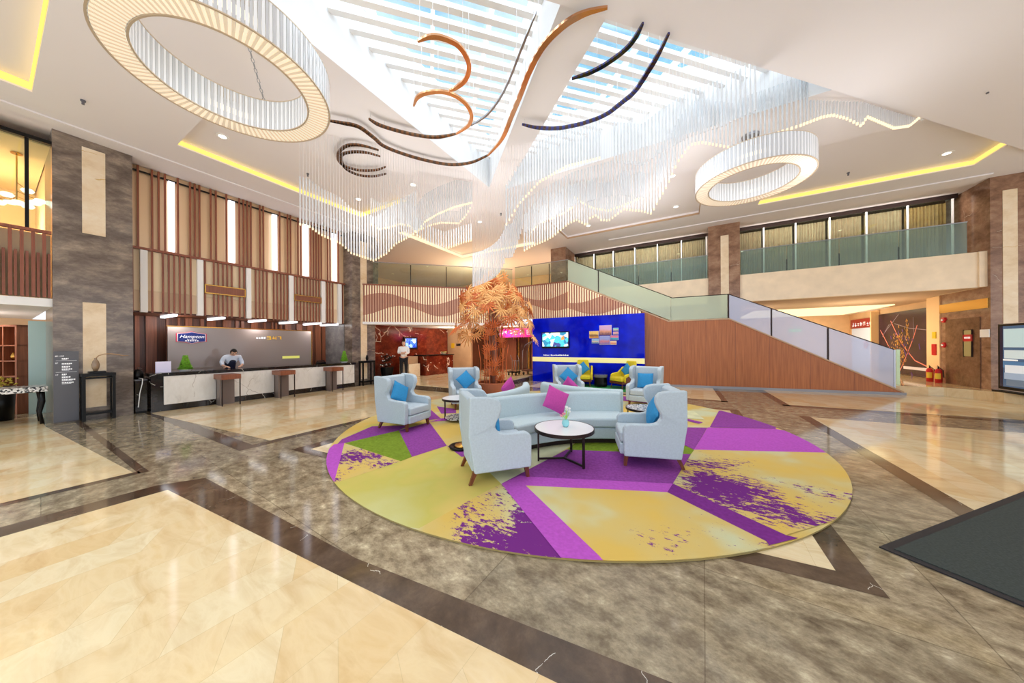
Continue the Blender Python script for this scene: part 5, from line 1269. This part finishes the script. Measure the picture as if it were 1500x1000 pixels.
for z,lab in ((2.5,'upper round red alarm on the brown marble door wall'),(1.62,'lower round red alarm on the brown marble door wall')):
    r=thing('wall_alarm',lab,'alarm',(8.045,16.75,z)); 
    q=MB().lathe((0,0,0),[(0,0),(.10,0),(.09,.05),(0,.06)],16).build('alarm_body',M['red'],r); q.rotation_euler=(0,-PI/2,0)
    MB().box(-.075,-.04,-.03,-.061,.04,.03).build('alarm_lens',M['white'],r)
sf=thing('framed_notice','gold framed notice with a red band on the brown marble door','sign',(8.028,15.72,1.68))
MB().box(-.02,-.15,-.42,.0,.15,.42).build('plate',flat('olive_gold_plate',(170,160,110),.35),sf); MB().box(-.026,-.19,.06,-.0201,.19,.28).build('red_band',M['red'],sf)
fr=MB(); fr.box(-.03,-.17,-.44,0,-.151,.44); fr.box(-.03,.151,-.44,0,.17,.44); fr.build('frame',M['blackmetal'],sf)
m_=MB(); random.seed(3)
for k in range(5): m_.box(-.0285,-.12+k*.05,.15,-.0262,-.12+k*.05+.035,.21)
m_.build('characters',M['text_white'],sf)
o=MB().box(-.02,-.16,-.12,0,.16,.12).build('switch_panel',M['white'],loc=(8.04,15.12,1.98)); tag(o,'small white panel on the marble beside the display kiosk','switch panel')
kk=thing('display_kiosk','tall glossy digital display kiosk at the right edge of the photo','kiosk',(8.0,14.1,.282))
MB().box(0,-.55,.04,.12,.52,1.96).build('housing',flat('silver_housing',(206,196,190),.3,.3),kk,bevel=.02)
MB().box(-.012,-.53,.08,-.001,.5,1.94).build('bezel',M['black'],kk)
km=[flat('kiosk_tone_%d'%i,c,.12,emit=.55) for i,c in enumerate(((64,92,124),(178,204,208),(192,208,212),(240,244,246),(74,116,158),(208,216,224),(146,166,190),(96,114,134),(24,28,52)))]
m_=MB(); m_.box(-.0165,-.46,.16,-.0125,.43,1.88)
for i,(y0,y1,z0,z1) in enumerate(((-.40,.32,1.28,1.80),(-.40,.30,.96,1.20),(-.1,.40,.90,.94),(-.46,.43,.70,.88),(-.44,.28,.56,.78),(-.44,.30,.38,.56),(-.46,.24,.20,.38),(.34,.43,.16,1.88))):
    m_.cur=i+1; m_.box(-.0172-.0003*i,y0,z0,-.0166,y1,z1)
m_.build('screen',km,kk)
MB().box(-.1,-.6,0,.25,.55,.039).build('base_plate',M['black'],kk)

# ------------------------------------------------------------------ ring chandeliers
def ring_chandelier(label,loc,R,n,hgt=.46,wd=.27,chains=((.4,),(2.4,),(4.5,)),ceilz=CZ):
    r=thing('ring_chandelier',label,'chandelier',loc,0,'crystal ring chandeliers')
    for rad,nm_,nn_ in ((R,'outer_rods',n),(R-wd,'inner_rods',int(n*(R-wd)/R))):
        mb=MB()
        for k in range(nn_):
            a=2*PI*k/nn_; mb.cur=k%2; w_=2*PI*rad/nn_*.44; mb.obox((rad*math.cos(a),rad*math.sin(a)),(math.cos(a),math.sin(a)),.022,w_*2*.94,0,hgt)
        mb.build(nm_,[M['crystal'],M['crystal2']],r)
    mb=MB()
    for k in range(n):
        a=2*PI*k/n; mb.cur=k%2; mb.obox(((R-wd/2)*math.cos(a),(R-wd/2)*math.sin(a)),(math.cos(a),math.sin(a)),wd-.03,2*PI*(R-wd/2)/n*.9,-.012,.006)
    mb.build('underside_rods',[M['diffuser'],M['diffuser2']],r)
    fm=MB()
    for rad in (R+.005,R-wd-.005):
        for z in (-.015,hgt): fm.lathe((0,0,z),[(rad-.010,0),(rad+.010,0),(rad+.010,.014),(rad-.010,.014),(rad-.010,0)],96)
    fm.lathe((0,0,hgt),[(R-wd,0),(R,0),(R,.01),(R-wd,.01),(R-wd,0)],96)
    fm.build('metal_frame',M['champagne'],r)
    MB().lathe((0,0,.2),[(R-wd/2-.04,0),(R-wd/2+.04,0),(R-wd/2+.04,.05),(R-wd/2-.04,.05),(R-wd/2-.04,0)],96).build('lamp_ring',M['glowring'],r)
    H=ceilz-loc[2]
    for (a,) in chains:
        p0=Vector(((R-wd/2)*math.cos(a),(R-wd/2)*math.sin(a),hgt)); p1=Vector((.12*math.cos(a),.12*math.sin(a),H-.04)); L=(p1-p0).length; nl=int(L/.06); cm=MB(); dv=(p1-p0).normalized()
        sd_=dv.cross(Vector((0,0,1))).normalized(); s2=dv.cross(sd_)
        for k in range(nl):
            c=p0+dv*(k+.5)*L/nl; e=sd_ if k%2 else s2
            pts=[c-dv*.036,c-dv*.018+e*.016,c+dv*.018+e*.016,c+dv*.036,c+dv*.018-e*.016,c-dv*.018-e*.016,c-dv*.036]; cm.tube(pts,.0055,5,False)
        cm.build('chain',M['steel'],r)
    MB().lathe((0,0,H-.05),[(0,0),(.16,0),(.18,.045),(0,.045)],24).build('ceiling_plate',M['steel'],r)
    return r
ring_chandelier('large crystal ring chandelier at the upper left of the photo',(-5.37,1.69,5.30),1.15,200)
ring_chandelier('crystal ring chandelier hanging at the right in front of the balcony',(1.43,9.03,5.50),1.12,190)

# ------------------------------------------------------------------ hanging rods and mirror ribbons
ri=thing('crystal_rod_chandelier','wavy field of hundreds of hanging crystal rods under the skylight','chandelier',(0,0,0))
def ribbon(nm_,pts,m,w=.10,h=.035,z=6.50,n=8):
    w*=.78
    # smooth the way through the points, then sweep a flat bar
    P=[Vector((x,y)) for x,y in pts]; S=[]
    for i in range(len(P)-1):
        p0,p1,p2,p3=P[max(i-1,0)],P[i],P[i+1],P[min(i+2,len(P)-1)]
        for k in range(n):
            t=k/n; S.append(.5*((2*p1)+(p2-p0)*t+(2*p0-5*p1+4*p2-p3)*t*t+(3*p1-p0-3*p2+p3)*t**3))
    S.append(P[-1]); mb=MB(); N=len(S)
    for i,p in enumerate(S):
        d=(S[min(i+1,N-1)]-S[max(i-1,0)]).normalized(); q=Vector((-d.y,d.x))*w/2*(min(1,.35+4*min(i,N-1-i)/N))
        mb.v+=[(p.x+q.x,p.y+q.y,z),(p.x-q.x,p.y-q.y,z),(p.x-q.x,p.y-q.y,z+h),(p.x+q.x,p.y+q.y,z+h)]
    for i in range(N-1):
        for k in range(4): mb.f.append([i*4+k,i*4+(k+1)%4,i*4+4+(k+1)%4,i*4+4+k]); mb.m.append(i%2 if len(m)>1 else 0)
    mb.f+= [[0,1,2,3],[N*4-1,N*4-2,N*4-3,N*4-4]]; mb.m+=[0,0]
    o=mb.build(nm_,[M[x] for x in m],ri); 
    for i in range(2,N-1,9): MB().tube([(S[i].x,S[i].y,z+h),(S[i].x,S[i].y,CZ+.02 if not inside(S[i]) else 7.45)],.004,5,False).build('suspension_wire',M['wire'],o)
def intri(p,t):
    s=[ (t[(i+1)%3][0]-t[i][0])*(p[1]-t[i][1])-(t[(i+1)%3][1]-t[i][1])*(p[0]-t[i][0]) for i in range(3)]
    return all(v>=0 for v in s) or all(v<=0 for v in s)
def inside(p): return intri(p,skyL) or intri(p,skyR)
RIB={'a':[(-6.55,3.66),(-6.38,3.83),(-6.17,4.09),(-6.19,4.48),(-6.24,4.78),(-6.08,5.21),(-5.77,5.71),(-5.35,6.16),(-4.82,6.36),(-4.26,6.33),(-3.65,6.0),(-3.09,5.49),(-2.69,5.12),(-2.34,4.78),(-1.94,4.48),(-1.55,4.34),(-1.23,4.33),(-0.91,4.42)],'b':[(-3.62,3.41),(-3.42,3.45),(-3.27,3.54),(-3.12,3.75),(-3.11,3.97),(-3.19,4.17),(-3.4,4.33),(-3.66,4.38),(-3.81,4.36)],'c':[(-4.67,4.28),(-4.43,4.17),(-4.15,4.21),(-3.88,4.38),(-3.74,4.68),(-3.8,5.03),(-4.06,5.26),(-4.46,5.33),(-4.92,5.19),(-5.27,4.91),(-5.55,4.57),(-5.73,4.27),(-5.76,4.05)],'d':[(-6.48,4.82),(-6.68,4.5),(-6.96,4.34),(-7.33,4.36),(-7.64,4.49),(-7.83,4.75),(-7.69,5.09),(-7.29,5.32),(-6.92,5.36)],'d2':[(-6.66,5.0),(-6.84,4.71),(-7.18,4.51),(-7.51,4.5),(-7.91,4.85),(-7.91,5.23),(-7.59,5.49),(-7.18,5.58)],'e':[(-3.02,5.82),(-2.8,6.06),(-2.42,6.31),(-1.92,6.45),(-1.41,6.46),(-1.04,6.3),(-0.77,6.14),(-0.5,5.8),(-0.32,5.54),(-0.16,5.26)],'f':[(-1.72,5.28),(-1.39,5.32),(-1.09,5.29),(-0.8,5.2),(-0.63,5.08),(-0.49,4.9)],'g':[(-4.01,5.29),(-3.56,5.22),(-3.13,5.02),(-2.74,4.75),(-2.23,4.31),(-1.82,3.97)]}
ribbon('mirror_ribbon',RIB['a'][:10],['darkmirror','bronzemirror'],.11); ribbon('mirror_ribbon',RIB['a'][9:],['copper'],.12)
ribbon('mirror_ribbon',RIB['b'],['copper'],.10); ribbon('mirror_ribbon',RIB['c'][:8],['copper'],.10); ribbon('mirror_ribbon',RIB['c'][7:],['darkmirror','bronzemirror'],.10)
ribbon('mirror_ribbon',RIB['d'],['darkmirror','bronzemirror'],.09); ribbon('mirror_ribbon',RIB['d2'],['darkmirror','bronzemirror'],.09)
ribbon('mirror_ribbon',RIB['e'],['bluemirror','darkmirror'],.11); ribbon('mirror_ribbon',RIB['f'],['bluemirror','darkmirror'],.09); ribbon('mirror_ribbon',RIB['g'],['steel'],.05)
ROWS={'R1':([(-7.51,3.55,4.44),(-7.42,3.68,4.43),(-7.28,3.87,4.27),(-7.03,4.2,4.11),(-6.9,4.37,3.91),(-6.59,4.76,3.78),(-6.44,5.0,4.0),(-6.33,5.19,4.28),(-6.11,5.55,4.58),(-6.04,5.65,4.72)],1.1,0.06),'R2':([(-7.43,5.29,5.02),(-7.31,5.45,4.92),(-7.17,5.66,5.02),(-7.01,5.9,5.16),(-6.86,6.11,5.15),(-6.77,6.24,5.01)],0.75,0.05),'R3':([(-6.5,6.08,4.91),(-6.38,6.23,5.21),(-6.13,6.51,5.49),(-5.81,6.87,5.76),(-5.47,7.24,5.95)],0.8,0.05),'R4':([(-6.93,6.54,5.19),(-6.72,6.78,5.37),(-6.5,7.02,5.49),(-6.12,7.42,5.53),(-5.98,7.58,5.78),(-5.84,7.72,6.15)],0.4,0.06),'R5':([(-6.2,5.78,4.65),(-5.99,6.04,4.47),(-5.75,6.32,4.36),(-5.56,6.55,4.48),(-5.4,6.73,4.6),(-5.24,6.92,4.69)],0.5,0.07),'R6':([(-4.96,6.61,3.3),(-4.7,6.71,3.38),(-4.48,6.79,3.48),(-4.31,6.86,3.62),(-4.17,6.92,3.86),(-4.13,6.93,4.04),(-3.96,7.0,4.05),(-3.86,7.04,4.28),(-3.7,7.1,4.8)],0.9,0.045),'R7':([(-3.74,7.3,4.26),(-3.6,7.35,4.34),(-3.4,7.44,4.43),(-3.19,7.52,4.51),(-3.02,7.59,4.61),(-2.85,7.66,4.75),(-2.65,7.74,4.92),(-2.45,7.82,5.01),(-2.18,7.91,4.84),(-2.15,7.91,5.0),(-1.95,7.96,5.08),(-1.85,7.99,4.94),(-1.65,8.03,4.9),(-1.48,8.07,5.02),(-1.29,8.11,5.14),(-0.88,8.2,5.04),(-0.66,8.25,4.94),(-0.51,8.22,5.2),(-0.31,8.18,5.5),(-0.08,8.12,5.99),(0.19,8.04,6.26),(0.4,8.09,6.27),(0.69,8.16,6.15),(0.97,8.14,5.98),(1.29,8.13,6.03),(1.7,8.1,6.02),(2.07,8.11,6.05),(2.46,8.35,6.23),(2.66,8.48,6.28),(2.9,8.63,6.22),(3.17,8.79,6.07),(3.29,8.91,6.29),(3.91,9.53,6.22),(4.27,9.87,6.35),(4.64,10.23,6.71)],1.0,0.07),'R7b':([(-3.55,7.0,4.65),(-3.05,7.2,4.93),(-2.41,7.46,5.27),(-1.44,7.7,5.4),(-0.69,7.85,5.19),(-0.11,7.73,5.77)],0.85,0.08),'R9':([(-4.0,8.16,5.01),(-3.77,8.26,5.32),(-3.54,8.36,5.41),(-3.28,8.47,5.5),(-2.98,8.59,5.65),(-2.8,8.67,5.78)],0.8,0.06),'R10':([(-2.79,8.79,6.11),(-2.53,8.88,5.88),(-2.27,8.95,5.72),(-1.89,9.05,5.6),(-1.56,9.14,5.68),(-0.99,9.29,5.87)],0.8,0.06),'R11':([(-1.31,7.03,5.81),(-1.05,7.07,5.71),(-0.73,7.13,5.61),(-0.43,7.11,5.75),(-0.26,7.05,5.76),(0.14,6.89,5.79),(0.7,6.93,5.82),(1.19,6.85,5.89)],0.9,0.07),'R12':([(-3.79,6.43,4.68),(-3.5,6.54,5.16),(-3.03,6.72,5.66),(-2.41,6.96,5.98),(-1.65,7.18,6.07)],1.0,0.07)}
rods=[]
for nm_,(pts,cl,sp) in ROWS.items():
    acc=0
    for (x0,y0,z0),(x1,y1,z1) in zip(pts,pts[1:]):
        L=math.hypot(x1-x0,y1-y0); s=acc
        while s<L:
            t=s/L; rods.append((x0+(x1-x0)*t,y0+(y1-y0)*t,z0+(z1-z0)*t,cl)); s+=sp
        acc=s-L
def rod(mb,x,y,z,cl):
    ins=inside((x,y)); top=7.40 if ins else 6.60
    zt=min(z+cl,top-.02)
    tp=.045 if cl not in (.9,.85) else .0
    mb.cur=0; mb.tube([(x,y,z+tp),(x,y,zt)],.0185,6)
    mb.cur=1
    if tp: mb.tube([(x,y,z),(x,y,z+tp)],.019,6)
    mb.cur=2
    if top-zt>.03: mb.tube([(x,y,zt),(x,y,top+(.0 if ins else .05))],.0045,3,False)
def dist(q): return math.hypot(q[0],q[1])
# the nearest hundred are parts of their own
order=sorted(range(len(rods)),key=lambda i:-(rods[i][3] and (1/(dist(rods[i])))))
one=order[:100]; rest=order[100:]
RM=[M['rod'],M['rodtip'],M['wire']]
for i in one:
    x,y,z,cl=rods[i]; mb=MB(); rod(mb,x,y,z,cl); mb.build('crystal_rod',RM,ri)
mb=MB()
for i in rest: rod(mb,*rods[i])
o=mb.build('crystal_rods',RM,ri); o['kind']='stuff'

# ------------------------------------------------------------------ downlights
DL=[(-9.68,2.88,CZ+.158,'over the left end of the reception desk'),(-9.77,6.45,CZ+.158,'over the right end of the reception desk'),(-7.17,6.53,CZ-.003,'between the left hanging rods'),
    (6.22,12.85,CZ+.158,'at the far right of the ceiling'),(2.79,10.2,CZ-.003,'beside the right ring chandelier'),(-.19,12.66,CZ+.138,'far one in the dark edged ceiling tray'),(-.24,10.29,CZ+.138,'near one in the dark edged ceiling tray'),
    (-3.47,12.78,CZ+.138,'left one in the dark edged ceiling tray'),(-7.29,10.19,CZ+.178,'in the far ceiling tray over the gallery'),(-7.21,3.05,CZ-.003,'seen through the left ring chandelier')]
dl=None
for x,y,z,lab in DL:
    if dl is None:
        dl=thing('downlight','x','downlight',(x,y,z),0,'round downlights in the ceiling')
        MB().lathe((0,0,0),[(.075,-.012),(.12,-.012),(.125,0),(.075,0),(.075,-.012)],24).build('trim_ring',M['white'],dl); MB().lathe((0,0,0),[(0,-.006),(.074,-.006),(.074,-.001),(0,-.001)],20).build('lens',M['lamp'],dl); d=dl
    else: d=dup(dl,(x,y,z),0)
    d['label']='round ceiling downlight '+lab
    li=bpy.data.lights.new('downlight_lamp','SPOT'); li.energy=POW['spot']; li.spot_size=math.radians(125); li.spot_blend=.7; li.shadow_soft_size=.1; li.color=(1,.93,.82)
    lo_=bpy.data.objects.new('downlight_lamp',li); COL.objects.link(lo_); lo_.location=(x,y,z-.02)
for x,y in ((-10.4,1.0),(5.2,9.7),(-9.3,4.6),(4.2,12.4),(-5.9,9.6),(-9.6,-1.6)):
    sp=MB().lathe((x,y,CZ-.09),[(0,0),(.02,0),(.02,.05),(.035,.06),(.035,.088),(0,.088)],10).build('ceiling_sprinkler',M['grey_sign'])
    tag(sp,'tiny ceiling sprinkler '+{(-10.4,1.0):'beside the upper left ring chandelier',(5.2,9.7):'at the right of the right ring chandelier',(-9.3,4.6):'over the middle of the desk',(4.2,12.4):'under the right cove light',(-5.9,9.6):'near the far golden tray',(-9.6,-1.6):'at the top left corner tray'}[(x,y)],'sprinkler','ceiling sprinklers')

# ------------------------------------------------------------------ light
def area(loc,rot,sx_,sy_,e,c,nm_):
    li=bpy.data.lights.new(nm_,'AREA'); li.shape='RECTANGLE'; li.size=sx_; li.size_y=sy_; li.energy=e; li.color=c
    o=bpy.data.objects.new(nm_,li); COL.objects.link(o); o.location=loc; o.rotation_euler=rot; return o
def point(loc,e,c,rad,nm_):
    li=bpy.data.lights.new(nm_,'POINT'); li.energy=e; li.color=c; li.shadow_soft_size=rad
    o=bpy.data.objects.new(nm_,li); COL.objects.link(o); o.location=loc; return o
W=bpy.data.worlds.new('sky'); sc.world=W; W.use_nodes=True; N,L=W.node_tree.nodes,W.node_tree.links
bg=N['Background']; bg.inputs['Color'].default_value=(*lin((226,240,255)),1); bg.inputs['Strength'].default_value=POW['world']
# sky seen overhead: pale blue with bright cloud
tc=N.new('ShaderNodeTexCoord'); nz=N.new('ShaderNodeTexNoise'); nz.inputs['Scale'].default_value=5; nz.inputs['Detail'].default_value=5; L.new(tc.outputs['Generated'],nz.inputs['Vector'])
rp=ramp(N,[(.40,(120,184,214)),(.62,(206,232,244))]); L.new(nz.outputs['Fac'],rp.inputs['Fac'])
sx_=N.new('ShaderNodeSeparateXYZ'); L.new(tc.outputs['Generated'],sx_.inputs[0]); mr=N.new('ShaderNodeMapRange'); mr.inputs[1].default_value=.1; mr.inputs[2].default_value=.5; L.new(sx_.outputs['Z'],mr.inputs[0])
L.new(mix(N,L,mr.outputs[0],(240,245,255),rp.outputs['Color']),bg.inputs['Color'])
# lamps of the rooms beyond the hall
for loc,e,c in (((-15,.0,4.9),170,(1,.8,.55)),((-15.3,-.5,2.2),60,(1,.9,.8)),((-11.0,12.6,2.5),110,(1,.84,.66)),((-8.3,13.6,2.45),130,(1,.86,.66)),((-13.4,2.9,2.5),26,(1,.97,.95)),((-13.4,4.9,2.5),26,(1,.97,.95)),((-13.4,6.8,2.5),26,(1,.97,.95)),
               ((-11,15,5.0),240,(1,.8,.52)),((-6,16,5.2),50,(1,.85,.62)),((6.2,17.8,2.0),110,(1,.86,.62)),((6.5,22.5,2.0),140,(1,.86,.62)),((-9,16.5,4.6),25,(1,.8,.55)),((3,18,2.2),60,(1,.86,.66))):
    q=point(loc,e*POW['room'],c,.15,'room_lamp'); q.visible_camera=False; q.visible_glossy=False
for c,e in (((-5.37,1.69,5.2),POW['ring']),((1.43,9.03,5.4),POW['ring'])): q=point(c,e,(1,.92,.8),.5,'ring_lamp'); q.visible_camera=False; q.visible_glossy=False
for x_,w_ in ((-1.9,5.2),(4.9,5.4)): q=area((x_,15.6,6.5),(math.radians(42),0,0),w_,.15,POW['balc'],(1,.93,.84),'balcony_fill_strip'); q.visible_camera=False; q.visible_glossy=False  # unseen fill strips added to brighten the balcony curtains
# unseen point lights added among and beyond the rods to brighten the ceiling
for c in ((-6.6,4.7,4.7),(-5.2,6.9,4.5),(-2.9,7.6,5.0),(-.3,8.0,5.2),(2.6,8.6,4.9),(-7.4,8.6,4.8),(-1.8,11.0,5.0)):
    q=point(c,POW['rods']*(1.5 if c[1]>10 else .85 if c[0]>2 else 1),(.97,.98,1),.8,'rod_fill_light'); q.visible_camera=False; q.visible_glossy=False
# unseen area lights added to brighten the hall, standing in for entrance glazing
area((2.5,-3.9,2.9),(PI/2,0,0),14,5.2,POW['entrance_fill'],(.90,.95,1),'entrance_fill_light')
area((14.6,4.5,2.9),(PI/2,0,PI/2),14,5.2,POW['entrance_fill']*.8,(.90,.95,1),'entrance_fill_light')
# daylight through the skylight glazing
li=bpy.data.lights.new('skylight_daylight','SUN'); li.energy=POW['sky']; li.angle=math.radians(110); li.color=(.92,.97,1)
o=bpy.data.objects.new('skylight_daylight',li); COL.objects.link(o); o.location=(-2,5,20)
# ------------------------------------------------------------------ camera
cam=bpy.data.cameras.new('camera'); co=bpy.data.objects.new('camera',cam); COL.objects.link(co)
cam.sensor_width=36; cam.lens=440/1500*36; cam.shift_y=5.5/1500; cam.clip_end=200; cam.clip_start=.05
co.matrix_world=Matrix.Translation((0,0,1.7))@Matrix.Rotation(math.radians(29.6),4,'Z')@Matrix.Rotation(PI/2,4,'X')@Matrix.Rotation(-.0058,4,'Z')
sc.camera=co
vs_=sc.view_settings; vs_.view_transform='Standard'; vs_.look='None'; vs_.gamma=1; vs_.use_curve_mapping=False; vs_.exposure=POW['exp']
cy=sc.cycles; cy.use_denoising=True; cy.max_bounces=8; cy.diffuse_bounces=4; cy.glossy_bounces=4; cy.transparent_max_bounces=24; cy.transmission_bounces=4; cy.caustics_reflective=False; cy.caustics_refractive=False; cy.sample_clamp_indirect=6
